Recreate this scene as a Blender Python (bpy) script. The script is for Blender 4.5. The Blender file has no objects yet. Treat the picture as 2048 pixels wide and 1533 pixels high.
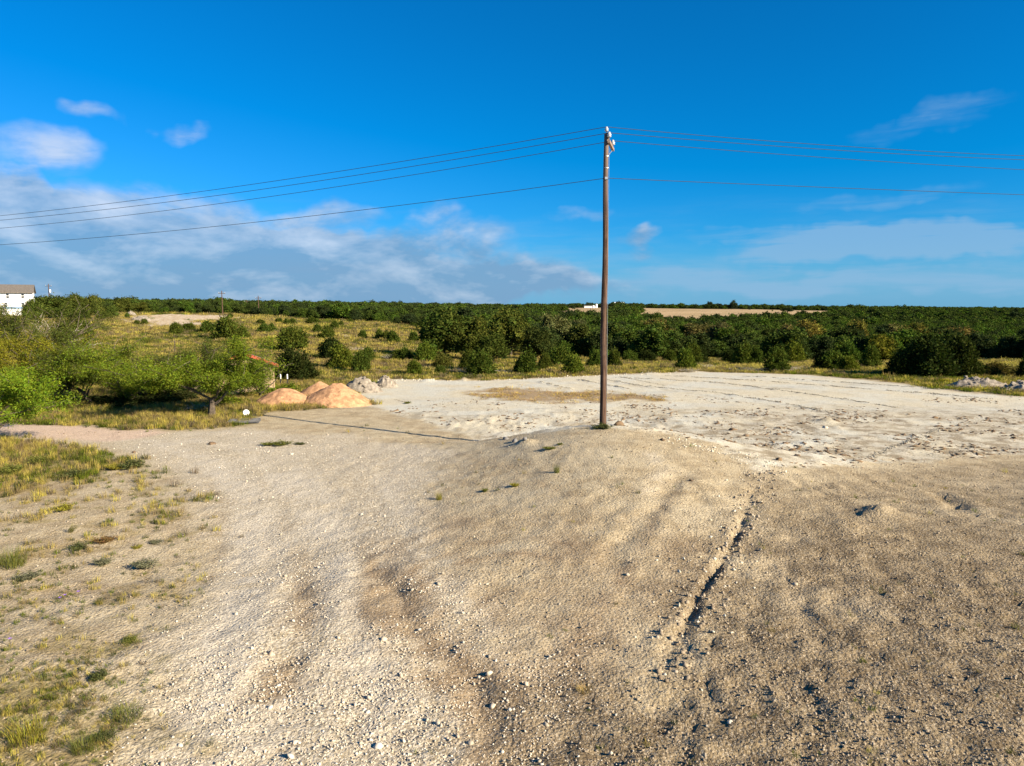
import bpy, bmesh, math, random
import numpy as np
from mathutils import Vector, Matrix

# ------------------------------------------------------------------ camera, sky, sun, exposure
scene = bpy.context.scene
COL = scene.collection
CZ, PITCH, F = 6.4, math.radians(6.1), 1420.0      # camera height (m), downward pitch, focal length for a 2048 px wide frame
cam_d = bpy.data.cameras.new('camera'); cam = bpy.data.objects.new('camera', cam_d); COL.objects.link(cam)
cam.location = (0, 0, CZ); cam.rotation_euler = (math.pi / 2 - PITCH, 0, 0)
cam_d.sensor_width = 36.0; cam_d.lens = 36.0 * F / 2048.0; cam_d.clip_start = 0.1; cam_d.clip_end = 12000
scene.camera = cam
SUN_EL, SUN_AZ = math.radians(25.0), math.atan2(0.857, -0.515)   # azimuth from +Y towards +X
sdir = Vector((math.sin(SUN_AZ) * math.cos(SUN_EL), math.cos(SUN_AZ) * math.cos(SUN_EL), math.sin(SUN_EL)))
sun_d = bpy.data.lights.new('sun', 'SUN'); sun = bpy.data.objects.new('sun', sun_d); COL.objects.link(sun)
sun_d.energy = 5.0; sun_d.angle = math.radians(0.53); sun_d.color = (1.0, 0.85, 0.64)
sun.rotation_euler = sdir.to_track_quat('Z', 'Y').to_euler(); sun.location = (40, -30, 40)
vs = scene.view_settings
vs.view_transform = 'Standard'; vs.look = 'None'; vs.gamma = 1.0; vs.use_curve_mapping = False
vs.exposure = 1.42
SKY_STRENGTH = 0.052
scene.cycles.max_bounces = 5; scene.cycles.diffuse_bounces = 3; scene.cycles.glossy_bounces = 2; scene.cycles.transmission_bounces = 3; scene.cycles.transparent_max_bounces = 4

def px_dir(px, py):
    a = (px - 1024.0) / F; b = (766.5 - py) / F
    return np.array([a, math.cos(PITCH) + b * math.sin(PITCH), -math.sin(PITCH) + b * math.cos(PITCH)])

def px_azel(px, py):
    d = px_dir(px, py); d = d / np.linalg.norm(d)
    return math.atan2(d[0], d[1]), math.asin(d[2])

class NT:
    """small helper round a node tree"""
    def __init__(s, tree):
        s.t = tree; s.t.nodes.clear()
    def n(s, typ, _in=None, **kw):
        nd = s.t.nodes.new(typ)
        for k, v in kw.items(): setattr(nd, k, v)
        if _in:
            for k, v in _in.items(): s.set(nd, k, v)
        return nd
    def set(s, nd, k, v):
        sock = nd.inputs[k]
        if isinstance(v, bpy.types.NodeSocket): s.t.links.new(v, sock)
        elif isinstance(v, bpy.types.Node): s.t.links.new(v.outputs[0], sock)
        else: sock.default_value = v
    def math(s, op, a, b=None, c=None, clamp=False):
        nd = s.n('ShaderNodeMath', operation=op, use_clamp=clamp); s.set(nd, 0, a)
        if b is not None: s.set(nd, 1, b)
        if c is not None: s.set(nd, 2, c)
        return nd.outputs[0]
    def vmath(s, op, a, b=None):
        nd = s.n('ShaderNodeVectorMath', operation=op); s.set(nd, 0, a)
        if b is not None: s.set(nd, 1, b)
        return nd
    def mix(s, fac, a, b, blend='MIX'):
        nd = s.n('ShaderNodeMix', data_type='RGBA', blend_type=blend)
        s.set(nd, 0, fac)
        for i, v in ((6, a), (7, b)):
            if isinstance(v, tuple) and len(v) == 3: v = v + (1.0,)
            s.set(nd, i, v)
        return nd.outputs[2]
    def noise(s, vec, scale, detail=4.0, rough=0.55, out=0, dist=0.0):
        nd = s.n('ShaderNodeTexNoise'); s.set(nd, 'Vector', vec)
        nd.inputs['Scale'].default_value = scale; nd.inputs['Detail'].default_value = detail
        nd.inputs['Roughness'].default_value = rough; nd.inputs['Distortion'].default_value = dist
        return nd.outputs[out]
    def smooth(s, v, lo, hi, a=0.0, b=1.0):
        nd = s.n('ShaderNodeMapRange', interpolation_type='SMOOTHSTEP')
        s.set(nd, 0, v); s.set(nd, 1, lo); s.set(nd, 2, hi); s.set(nd, 3, a); s.set(nd, 4, b)
        return nd.outputs[0]
    def attr(s, name):
        return s.n('ShaderNodeAttribute', attribute_name=name).outputs['Fac']

def build_world():
    w = bpy.data.worlds.new('World'); scene.world = w; w.use_nodes = True
    w.cycles.sampling_method = 'MANUAL'; w.cycles.sample_map_resolution = 256
    g = NT(w.node_tree)
    out = g.n('ShaderNodeOutputWorld'); bg = g.n('ShaderNodeBackground'); bg.inputs[1].default_value = SKY_STRENGTH
    g.t.links.new(bg.outputs[0], out.inputs[0])
    sky = g.n('ShaderNodeTexSky', sky_type='NISHITA', sun_disc=False)
    sky.sun_elevation = SUN_EL; sky.sun_rotation = SUN_AZ
    sky.altitude = 350; sky.air_density = 1.0; sky.dust_density = 0.5; sky.ozone_density = 6.0
    base = g.mix(1.0, sky.outputs[0], (0.38, 0.78, 1.0), 'MULTIPLY')
    base = g.vmath('SUBTRACT', base, (0.50, 0.0, 0.0)).outputs[0]
    base = g.vmath('MULTIPLY', base, (0.75, 0.95, 1.10)).outputs[0]
    base = g.vmath('MAXIMUM', base, (0.01, 0.01, 0.01)).outputs[0]
    d = g.n('ShaderNodeTexCoord').outputs['Generated']
    kk = 0.745 / SKY_STRENGTH
    sep = g.n('ShaderNodeSeparateXYZ', {0: d})
    az = g.math('ARCTAN2', sep.outputs[0], sep.outputs[1]); el = g.math('ARCSINE', sep.outputs[2])
    base = g.mix(g.smooth(el, 0.0, 0.10, 0.62, 0.0), base, (0.112 * kk, 0.238 * kk, 0.385 * kk))      # pale air low down
    ae = g.n('ShaderNodeCombineXYZ', {0: az, 1: el, 2: 0.0}).outputs[0]
    w1 = g.noise(d, 7.0, 4.0, 0.6, out=1)
    w1 = g.vmath('SUBTRACT', w1, (0.5, 0.5, 0.5)).outputs[0]
    w1 = g.vmath('MULTIPLY', w1, (0.20, 0.085, 0.0)).outputs[0]
    aw = g.vmath('ADD', ae, w1).outputs[0]
    def cloud_sum(items):
        tot = None
        for (px, py, rx, ry, wt) in items:
            a, e = px_azel(px, py)
            v = g.vmath('SUBTRACT', aw, (a, e, 0.0)).outputs[0]
            v = g.vmath('MULTIPLY', v, (F / rx, F / ry, 0.0)).outputs[0]
            q = g.vmath('DOT_PRODUCT', v, v).outputs['Value']
            q = g.math('SUBTRACT', 1.0, q, clamp=True)
            q = g.math('MULTIPLY', q, wt)
            tot = q if tot is None else g.math('ADD', tot, q)
        return tot
    # cumulus bank low on the left with a few loose puffs above it
    cum = cloud_sum([(230, 490, 400, 125, 1.25), (560, 530, 380, 80, 1.1), (860, 560, 420, 48, 0.9), (-150, 520, 420, 130, 1.0), (250, 580, 800, 60, 0.9), (850, 580, 560, 50, 0.8), (720, 500, 260, 60, 0.6),
                     (70, 290, 125, 42, 0.58), (15, 355, 50, 32, 0.65), (80, 398, 60, 26, 0.45), (670, 425, 140, 34, 0.75), (860, 415, 60, 26, 0.35),
                     (190, 220, 66, 24, 0.5), (370, 256, 72, 26, 0.5), (1285, 478, 75, 22, 0.75), (1290, 510, 52, 18, 0.55),
                     (1150, 420, 60, 17, 0.4), (920, 475, 150, 60, 0.6), (1060, 535, 160, 44, 0.7)])
    wis = cloud_sum([(1800, 492, 300, 34, 1.3), (1560, 468, 170, 16, 0.5), (1930, 210, 75, 20, 0.45), (1830, 255, 110, 22, 0.4), (1780, 405, 150, 18, 0.4),
                     (1420, 560, 330, 30, 0.5), (1850, 565, 420, 26, 0.55), (1640, 510, 160, 26, 0.4)])
    # the same thin low cloud goes on all round the horizon
    band = g.math('MULTIPLY', g.smooth(el, 0.0, 0.02), g.smooth(el, 0.05, 0.18, 1.0, 0.0))
    cs = g.n('ShaderNodeMapping', {'Vector': ae, 'Scale': (3.2, 13.0, 1.0)}).outputs[0]
    bn = g.noise(cs, 1.3, 4.0, 0.58)
    band = g.math('MULTIPLY', band, g.smooth(bn, 0.30, 0.75, 0.25, 1.0))
    st1 = g.n('ShaderNodeMapping', {'Vector': ae, 'Scale': (8.0, 19.0, 1.0)}).outputs[0]
    n1 = g.noise(st1, 1.0, 7.0, 0.62, dist=0.25)
    n2s = g.n('ShaderNodeMapping', {'Vector': ae, 'Scale': (4.0, 40.0, 1.0), 'Rotation': (0, 0, 0.04)}).outputs[0]
    n2 = g.noise(n2s, 1.6, 5.0, 0.62, dist=0.4)
    dc = g.math('MULTIPLY', cum, g.math('MULTIPLY_ADD', n1, 1.6, -0.06))
    dc = g.smooth(dc, 0.09, 0.68)
    dw = g.math('MULTIPLY', g.math('ADD', wis, g.math('MULTIPLY', band, 0.75)), g.math('MULTIPLY_ADD', n2, 1.9, -0.3))
    dw = g.math('MULTIPLY', g.smooth(dw, 0.02, 0.8), 0.62)
    # tops catch the sun, undersides stay blue-grey: thickness falls off with the noise towards the top edges
    off = g.vmath('ADD', st1, (0.12, 0.42, 0.0)).outputs[0]
    n3 = g.noise(off, 1.0, 4.0, 0.62, dist=0.25)
    lit = g.math('SUBTRACT', n1, n3)
    lit = g.math('MULTIPLY_ADD', lit, 2.2, 0.26)
    lit = g.math('ADD', lit, g.smooth(el, 0.02, 0.20, -0.25, 0.55), clamp=True)
    k = 0.745 / SKY_STRENGTH
    ccol = g.mix(lit, (0.105 * k, 0.185 * k, 0.290 * k), (0.35 * k, 0.385 * k, 0.445 * k))
    wcol = (0.155 * k, 0.255 * k, 0.37 * k)
    c1 = g.mix(g.math('MULTIPLY', dw, 1.0), base, wcol)
    c2 = g.mix(g.math('MULTIPLY', dc, 0.80), c1, ccol)
    g.t.links.new(c2, bg.inputs[0])
build_world()

# ------------------------------------------------------------------ numeric helpers
RNG = np.random.default_rng(7)
def hsh(ix, iy, seed):
    n = (ix.astype(np.int64) * 374761393 + iy.astype(np.int64) * 668265263 + seed * 1442695041) & 0xFFFFFFFF
    n = ((n ^ (n >> 13)) * 1274126177) & 0xFFFFFFFF
    return ((n ^ (n >> 16)) & 0xFFFFFF) / float(0xFFFFFF)
def vnoise(x, y, seed=0):
    x = np.asarray(x, float); y = np.asarray(y, float)
    ix = np.floor(x); iy = np.floor(y); fx = x - ix; fy = y - iy
    ix = ix.astype(np.int64); iy = iy.astype(np.int64)
    ux = fx * fx * fx * (fx * (fx * 6 - 15) + 10); uy = fy * fy * fy * (fy * (fy * 6 - 15) + 10)
    a = hsh(ix, iy, seed); b = hsh(ix + 1, iy, seed); c = hsh(ix, iy + 1, seed); d = hsh(ix + 1, iy + 1, seed)
    return (a * (1 - ux) + b * ux) * (1 - uy) + (c * (1 - ux) + d * ux) * uy - 0.5
def fbm(x, y, octv=4, seed=0, gain=0.5):
    t = 0; a = 1.0
    for k in range(octv):
        t = t + a * vnoise(x * 2 ** k + 13.7 * k, y * 2 ** k - 7.1 * k, seed + k); a *= gain
    return t
def sstep(e0, e1, x):
    t = np.clip((x - e0) / (e1 - e0), 0, 1); return t * t * (3 - 2 * t)
def seg_dist(X, Y, pts):
    """distance to a polyline and the fraction along it"""
    best = np.full(X.shape, 1e9); frac = np.zeros(X.shape); n = len(pts) - 1
    for i in range(n):
        ax, ay = pts[i][:2]; bx, by = pts[i + 1][:2]
        dx, dy = bx - ax, by - ay; L = dx * dx + dy * dy + 1e-12
        t = np.clip(((X - ax) * dx + (Y - ay) * dy) / L, 0, 1)
        d = np.hypot(X - ax - t * dx, Y - ay - t * dy); m = d < best
        best = np.where(m, d, best); frac = np.where(m, (i + t) / n, frac)
    return best, frac
def poly_sd(X, Y, pts):
    """signed distance, positive inside"""
    d, _ = seg_dist(X, Y, list(pts) + [pts[0]])
    inside = np.zeros(X.shape, bool); n = len(pts); j = n - 1
    for i in range(n):
        xi, yi = pts[i][:2]; xj, yj = pts[j][:2]
        c = ((yi > Y) != (yj > Y)) & (X < (xj - xi) * (Y - yi) / (yj - yi + 1e-12) + xi)
        inside ^= c; j = i
    return np.where(inside, d, -d)

# ------------------------------------------------------------------ the lie of the land
TU = np.array([-0.80, -0.45, -0.20, 0.0, 0.12, 0.30, 0.47, 0.80])
TY = np.log(np.array([30, 55, 70, 85, 110, 150, 200, 300, 500, 900, 1500, 3500.0]))
TZ = np.array([
    [0, 0.0, 0.3, 0.7, 1.9, 3.7, 5.3, 5.6, 7.5, 10.5, 9.5, 8.0],
    [0, 0.0, 0.2, 0.5, 1.4, 3.3, 4.6, 4.6, 5.5, 8.6, 8.0, 7.0],
    [0, -0.1, 0.0, 0.3, 1.0, 2.5, 3.0, 2.6, 3.2, 6.0, 5.0, 4.0],
    [0, 0.0, -0.2, -0.4, -0.9, -0.8, -0.8, -0.6, 1.0, 4.0, 3.5, 2.0],
    [0, 0.0, -0.2, -0.7, -1.9, -2.7, -2.6, -2.0, 1.2, 5.6, 3.5, 2.0],
    [0, 0.0, -0.2, -0.9, -2.3, -4.0, -4.6, -4.0, -0.6, 3.9, 3.0, 1.0],
    [0, 0.0, -0.2, -0.8, -2.3, -4.6, -5.4, -4.6, -1.6, 1.6, 1.2, 0.0],
    [0, 0.0, -0.2, -0.6, -1.8, -4.4, -5.4, -5.0, -4.2, -2.6, -1.5, -2.5]])
def table_z(X, Y):
    Yc = np.clip(Y, 5.0, 3400.0); u = np.clip(X / np.maximum(Yc, 30.0), -0.799, 0.799); v = np.clip(np.log(Yc), TY[0], TY[-1] - 1e-6)
    i = np.clip(np.searchsorted(TU, u, side='right') - 1, 0, len(TU) - 2); j = np.clip(np.searchsorted(TY, v, side='right') - 1, 0, len(TY) - 2)
    fu = (u - TU[i]) / (TU[i + 1] - TU[i]); fv = (v - TY[j]) / (TY[j + 1] - TY[j])
    fu = fu * fu * (3 - 2 * fu)
    def row(k):
        k = np.clip(k, 0, len(TY) - 1); return TZ[i, k] * (1 - fu) + TZ[i + 1, k] * fu
    p0, p1, p2, p3 = row(j - 1), row(j), row(j + 1), row(j + 2)     # Catmull-Rom along the distance
    return p1 + 0.5 * fv * ((p2 - p0) + fv * ((2 * p0 - 5 * p1 + 4 * p2 - p3) + fv * (3 * (p1 - p2) + p3 - p0)))
PX, PY = 3.95, 30.6                                                 # where the utility pole stands
def h_base(X, Y):
    X = np.asarray(X, float); Y = np.asarray(Y, float)
    z = table_z(X, Y)
    dx, dy = X - PX, Y - PY
    crest = dy - 0.10 * np.maximum(-dx, 0) + 0.22 * np.maximum(dx - 1.0, 0)
    A = np.where(dx < 0, np.exp(-(dx / 5.0) ** 2), np.exp(-(dx / 7.2) ** 2))
    B = np.where(crest > 0, 1 - sstep(0.5, 3.0, crest), np.exp(-(crest / 12.5) ** 2))
    z = z + 1.2 * A * B
    z = z + 0.22 * fbm(X / 9.0, Y / 9.0, 2, 41) * sstep(60, 20, Y)
    return z
def W(px, py):
    """the ground point that lies behind a pixel of the photograph"""
    d = px_dir(px, py); t = np.exp(np.linspace(math.log(4.0), math.log(4500.0), 2500))
    X, Y, Z = d[0] * t, d[1] * t, CZ + d[2] * t
    below = np.nonzero(Z < h_base(X, Y))[0]
    k = below[0] if len(below) else len(t) - 1
    return float(X[k]), float(Y[k])
def WP(*pp): return [W(a, b) for a, b in pp]

DITCH = WP((1530, 938), (1512, 970), (1496, 1005), (1484, 1048), (1462, 1085), (1452, 1115), (1415, 1165), (1400, 1200), (1372, 1240), (1350, 1290), (1332, 1330), (1322, 1385))
RUT2 = WP((1380, 935), (1330, 985), (1290, 1035), (1262, 1070), (1225, 1110), (1200, 1160))
RUT3 = WP((610, 1130), (612, 1200), (600, 1290), (560, 1380)); RUT4 = WP((740, 1120), (790, 1200), (860, 1290), (950, 1400), (1010, 1520))
RUT5 = WP((1580, 960), (1640, 985), (1690, 1005)); RUT6 = WP((1860, 985), (1900, 1000), (1935, 1030))
PADRIDGES = [WP((1485, 753), (1760, 771), (2047, 792)), WP((1330, 752), (1640, 772), (1985, 799)), WP((1226, 755), (1440, 767), (1620, 790), (1794, 816)),
             WP((1213, 760), (1288, 774), (1440, 788), (1560, 807), (1675, 829)), WP((1153, 760), (1262, 780)), WP((1078, 765), (1145, 780)),
             WP((1880, 860), (1790, 895), (1740, 915)), WP((1240, 754), (1330, 772)), WP((790, 800), (815, 806))]
PADBUMPS = [(W(960, 757), 0.35, 0.55), (W(930, 760), 0.28, 0.5), (W(855, 763), 0.25, 0.6), (W(1300, 748), 0.22, 0.7), (W(1390, 744), 0.25, 0.8), (W(1770, 1032), 0.34, 0.55), (W(1690, 1050), 0.12, 0.6),
            (W(1050, 889), 0.22, 0.42), (W(1440, 830), 0.15, 0.6), (W(1655, 845), 0.2, 0.5)]
PAD = WP((690, 772), (760, 759), (960, 763), (1200, 752), (1400, 745), (1600, 750), (1800, 767), (1900, 783), (2048, 795), (2300, 808), (2300, 900), (2048, 905), (1800, 925), (1530, 938), (1400, 880), (1206, 856), (1060, 870), (920, 868), (820, 835), (730, 812))
BARE = WP((-300, 838), (60, 848), (330, 861), (480, 852), (545, 826), (640, 817), (735, 810), (690, 772), (760, 758), (960, 762), (1200, 751), (1400, 744), (1600, 749), (1800, 766), (1880, 779), (2048, 792), (2500, 812)) + [(60, 4), (60, -20), (-60, -20), (-60, 10)]
PINK = WP((-300, 846), (50, 850), (180, 853), (310, 860), (325, 866), (300, 876), (200, 886), (60, 876), (-300, 868))
G_MID = WP((-400, 870), (0, 880), (150, 886), (235, 905), (300, 918), (262, 940), (150, 958), (0, 990), (-400, 1060))
G_LOW = WP((-500, 1200), (0, 1285), (160, 1320), (265, 1375), (275, 1440), (240, 1600), (-500, 1700))
WEEDY = WP((-400, 1040), (0, 985), (200, 950), (330, 940), (420, 1000), (400, 1100), (370, 1190), (300, 1290), (270, 1400), (200, 1700), (-500, 1700))
ROAD = WP((60, 876), (330, 868), (480, 858), (700, 870), (900, 900), (870, 1000), (900, 1120), (1040, 1300), (1180, 1560), (1180, 1750), (200, 1750), (270, 1440), (330, 1290), (430, 1180), (430, 1060), (330, 930))
MIDTAN = WP((740, 1090), (900, 1010), (1130, 1010), (1330, 1060), (1440, 1080), (1340, 1300), (1330, 1400), (1150, 1600), (900, 1600), (840, 1400), (760, 1230))
STRAW = WP((925, 783), (1000, 777), (1100, 781), (1200, 784), (1290, 793), (1340, 801), (1200, 806), (1080, 803), (980, 796))
SOIL = WP((1530, 950), (1800, 935), (2600, 900), (2700, 1700), (1000, 1750), (1030, 1480), (1330, 1380), (1480, 1060))
CLEAR1 = WP((236, 639), (262, 632), (330, 629), (500, 634), (500, 637), (400, 641), (440, 649), (400, 653), (330, 655), (275, 648))
WOODCLEAR = WP((1290, 684), (1390, 682), (1440, 690), (1480, 700), (1470, 716), (1380, 715), (1320, 705))
WOODCLEAR2 = WP((1540, 698), (1660, 692), (1660, 706), (1540, 712))

PADTRACKS = [WP((1420, 752), (1700, 769), (2000, 790)), WP((1290, 754), (1560, 776), (1880, 806)), WP((1250, 762), (1500, 787), (1740, 822)), WP((1100, 760), (1250, 788)), WP((1000, 763), (1130, 785)), WP((1600, 752), (1800, 768), (2048, 786)), WP((1180, 760), (1400, 790), (1600, 822)), WP((860, 775), (1000, 768), (1150, 758)), WP((1350, 760), (1650, 785), (1900, 815))]
TRACKS = [(WP((120, 868), (300, 885), (430, 930), (505, 1000), (505, 1100), (470, 1250), (420, 1400), (380, 1533)), 0.5, 1.0), (WP((330, 868), (470, 900), (560, 960), (600, 1040)), 0.4, 0.7), (WP((390, 930), (450, 1010), (440, 1100), (400, 1220)), 0.22, -0.4), (WP((480, 910), (570, 1000), (590, 1090)), 0.2, -0.4), (WP((560, 900), (640, 1000), (680, 1100), (700, 1250), (740, 1400), (760, 1533)), 0.5, 0.8), (WP((620, 880), (760, 960), (820, 1060), (900, 1180), (1010, 1320)), 0.35, 0.5),
          (WP((1180, 1130), (1060, 1110), (940, 1120), (850, 1160), (800, 1230)), 0.16, -0.7), (WP((1220, 1095), (1080, 1080), (950, 1090), (850, 1125), (770, 1190)), 0.14, -0.6), (WP((1230, 1150), (1100, 1160), (980, 1190), (920, 1250)), 0.14, -0.5),
          (WP((1420, 930), (1330, 1010), (1270, 1110), (1180, 1260), (1120, 1420)), 0.2, -0.55), (WP((700, 1060), (760, 1150), (860, 1270), (970, 1400), (1050, 1533)), 0.45, -0.55), (WP((600, 1080), (610, 1180), (590, 1300), (540, 1420)), 0.28, -0.5),
          (WP((900, 905), (1000, 930), (1120, 985), (1200, 1040)), 0.2, -0.35), (WP((1300, 900), (1330, 940), (1290, 1000)), 0.3, 0.6)]
def h_full(X, Y):
    X = np.asarray(X, float); Y = np.asarray(Y, float)
    z = h_base(X, Y); near = sstep(95, 60, Y) * sstep(-60, -45, X) * sstep(70, 50, X)
    sel = near > 0
    if not np.any(sel): return z + 0.25 * fbm(X / 14., Y / 14., 3, 5) * sstep(70, 120, Y)
    x, y = X[sel], Y[sel]; dz = np.zeros(x.shape)
    wob = 0.30 * fbm(x * 1.1, y * 1.1, 3, 91) + 0.16 * fbm(x * 3.1, y * 3.1, 2, 93)
    def groove(pts, depth, width, ridge=0.0, taper=0.12):
        d, f = seg_dist(x + wob, y + wob, pts); e = sstep(0, taper, f) * sstep(1, 1 - taper, f) * (1 + 0.9 * vnoise(x * 1.7, y * 1.7, 31))
        return -depth * e * np.exp(-(d / width) ** 2) + ridge * e * np.exp(-((d - 1.9 * width) / width) ** 2)
    dz += groove(DITCH, 0.15, 0.115, 0.035, 0.4) * np.clip(0.95 + 1.2 * vnoise(x * 1.7, y * 1.7, 63), 0.65, 1.4) + groove(RUT2, 0.05, 0.30, 0.02) + groove(RUT3, 0.05, 0.35, 0.02) + groove(RUT4, 0.06, 0.4, 0.02) + groove(RUT5, 0.10, 0.2, 0.04) + groove(RUT6, 0.14, 0.34, 0.05, 0.35)
    for r in PADRIDGES[:6]: dz += groove(r, -0.07, 0.22, 0, 0.08) * (0.45 + 1.1 * (vnoise(x * 0.9, y * 0.9, 77) + 0.5))
    for (bx, by), hh, rr in PADBUMPS:
        q = ((x - bx) ** 2 + (y - by) ** 2) / (rr * rr); dz += hh * np.exp(-q) * (1 + 0.9 * fbm(x * 2.5, y * 2.5, 3, 17))
    soil = sstep(-0.6, 0.8, poly_sd(x, y, SOIL) + 0.8 * fbm(x * 0.8, y * 0.8, 3, 3)); pad = sstep(-0.3, 0.6, poly_sd(x, y, PAD))
    rough = 0.035 * fbm(x * 1.6, y * 1.6, 4, 11) + (0.07 * soil + 0.03) * fbm(x * 4.0, y * 4.0, 3, 12) * sstep(45, 25, y)
    # churned, clod-strewn strip of the pad nearest the mound
    churn = pad * sstep(50, 40, y) * sstep(24.5, 28, y)
    rough += churn * 0.06 * np.clip(fbm(x * 1.5, y * 1.5, 3, 19) - 0.08, 0, 1) * 3
    out = z.copy(); out[sel] = z[sel] + dz * near[sel] + rough * near[sel] * (1 - 0.55 * pad * sstep(38, 48, y))
    return out + 0.25 * fbm(X / 14., Y / 14., 3, 5) * sstep(70, 120, Y)
def hz(x, y): return float(h_full(np.array([x]), np.array([y]))[0])

# ------------------------------------------------------------------ object helpers
def tag(o, label=None, cat=None, group=None, kind=None):
    if label: o['label'] = label
    if cat: o['category'] = cat
    if group: o['group'] = group
    if kind: o['kind'] = kind
    return o
def mesh_np(name, V, faces, mats=None, smooth=False, fmat=None):
    """faces: list of index arrays (N,3) or (N,4)"""
    me = bpy.data.meshes.new(name); V = np.asarray(V, np.float32)
    me.vertices.add(len(V)); me.vertices.foreach_set('co', V.ravel())
    faces = [np.asarray(f, np.int32) for f in faces if len(f)]
    tot = np.concatenate([np.full(len(f), f.shape[1], np.int32) for f in faces]); idx = np.concatenate([f.ravel() for f in faces])
    me.loops.add(len(idx)); me.loops.foreach_set('vertex_index', idx)
    me.polygons.add(len(tot)); st = np.zeros(len(tot), np.int32); st[1:] = np.cumsum(tot)[:-1]
    me.polygons.foreach_set('loop_start', st)
    if smooth: me.polygons.foreach_set('use_smooth', np.ones(len(tot), bool))
    for m in (mats or []): me.materials.append(m)
    if fmat is not None: me.polygons.foreach_set('material_index', np.asarray(fmat, np.int32))
    me.update(calc_edges=True); return me
def link(name, me, parent=None, loc=None, rot=None, scale=None):
    o = bpy.data.objects.new(name, me); COL.objects.link(o)
    if parent: o.parent = parent
    if loc is not None: o.location = loc
    if rot is not None: o.rotation_euler = rot
    if scale is not None: o.scale = scale
    return o
def empty(name, loc, rz=0, scale=(1, 1, 1)):
    o = link(name, None, None, loc, (0, 0, rz), scale); o.empty_display_size = 0.3; return o

class MB:
    """collects simple shapes into one mesh"""
    def __init__(s): s.v = []; s.f = []
    def add(s, V, Fs):
        b = len(s.v); s.v += [tuple(p) for p in V]; s.f += [tuple(i + b for i in f) for f in Fs]; return s
    def box(s, x0, x1, y0, y1, z0, z1):
        V = [(x0, y0, z0), (x1, y0, z0), (x1, y1, z0), (x0, y1, z0), (x0, y0, z1), (x1, y0, z1), (x1, y1, z1), (x0, y1, z1)]
        return s.add(V, [(0, 3, 2, 1), (4, 5, 6, 7), (0, 1, 5, 4), (1, 2, 6, 5), (2, 3, 7, 6), (3, 0, 4, 7)])
    def tube(s, pts, rads, n=8, cap=True):
        pts = [Vector(p) for p in pts]; base = len(s.v)
        if not hasattr(rads, '__len__'): rads = [rads] * len(pts)
        ref = None
        for i, p in enumerate(pts):
            d = (pts[min(i + 1, len(pts) - 1)] - pts[max(i - 1, 0)]).normalized()
            if ref is None: ref = Vector((1, 0, 0)) if abs(d.x) < 0.8 else Vector((0, 1, 0))
            a = (ref - d * ref.dot(d)).normalized(); b = d.cross(a); ref = a
            for k in range(n):
                t = 2 * math.pi * k / n; s.v.append(tuple(p + (a * math.cos(t) + b * math.sin(t)) * rads[i]))
        for i in range(len(pts) - 1):
            for k in range(n):
                k2 = (k + 1) % n; s.f.append((base + i * n + k, base + i * n + k2, base + (i + 1) * n + k2, base + (i + 1) * n + k))
        if cap:
            s.f.append(tuple(base + k for k in range(n))[::-1]); e = base + (len(pts) - 1) * n; s.f.append(tuple(e + k for k in range(n)))
        return s
    def lathe(s, prof, n=16, org=(0, 0, 0)):
        base = len(s.v)
        for r, z in prof:
            for k in range(n):
                t = 2 * math.pi * k / n; s.v.append((org[0] + r * math.cos(t), org[1] + r * math.sin(t), org[2] + z))
        for i in range(len(prof) - 1):
            for k in range(n):
                k2 = (k + 1) % n; s.f.append((base + i * n + k, base + i * n + k2, base + (i + 1) * n + k2, base + (i + 1) * n + k))
        s.f.append(tuple(base + k for k in range(n))[::-1]); e = base + (len(prof) - 1) * n; s.f.append(tuple(e + k for k in range(n)))
        return s
    def mesh(s, name, m, smooth=False):
        me = bpy.data.meshes.new(name); me.from_pydata(s.v, [], s.f); me.materials.append(m)
        if smooth: me.shade_smooth() if hasattr(me, 'shade_smooth') else None
        me.update(); return me
    def build(s, name, m, parent=None, loc=None, rot=None, smooth=False):
        return link(name, s.mesh(name, m, smooth), parent, loc, rot)

# ------------------------------------------------------------------ materials
MATS = {}
def pbr(name, color, rough=0.85, var=0.25, scale=6.0, bump=0.0, bscale=30.0, metal=0.0, spec=0.25):
    m = bpy.data.materials.new(name); m.use_nodes = True; g = NT(m.node_tree)
    out = g.n('ShaderNodeOutputMaterial'); b = g.n('ShaderNodeBsdfPrincipled'); g.t.links.new(b.outputs[0], out.inputs[0])
    b.inputs['Roughness'].default_value = rough; b.inputs['Metallic'].default_value = metal; b.inputs['Specular IOR Level'].default_value = spec
    co = g.n('ShaderNodeTexCoord').outputs['Object']
    n = g.noise(co, scale, 5.0, 0.6)
    lo = tuple(c * (1 - var) for c in color); hi = tuple(min(1, c * (1 + var)) for c in color)
    g.t.links.new(g.mix(g.smooth(n, 0.3, 0.7), lo, hi), b.inputs['Base Color'])
    if bump:
        bp = g.n('ShaderNodeBump', {'Height': g.noise(co, bscale, 4.0, 0.6), 'Strength': bump, 'Distance': 0.05}); g.t.links.new(bp.outputs[0], b.inputs['Normal'])
    MATS[name] = m; return m
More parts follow.
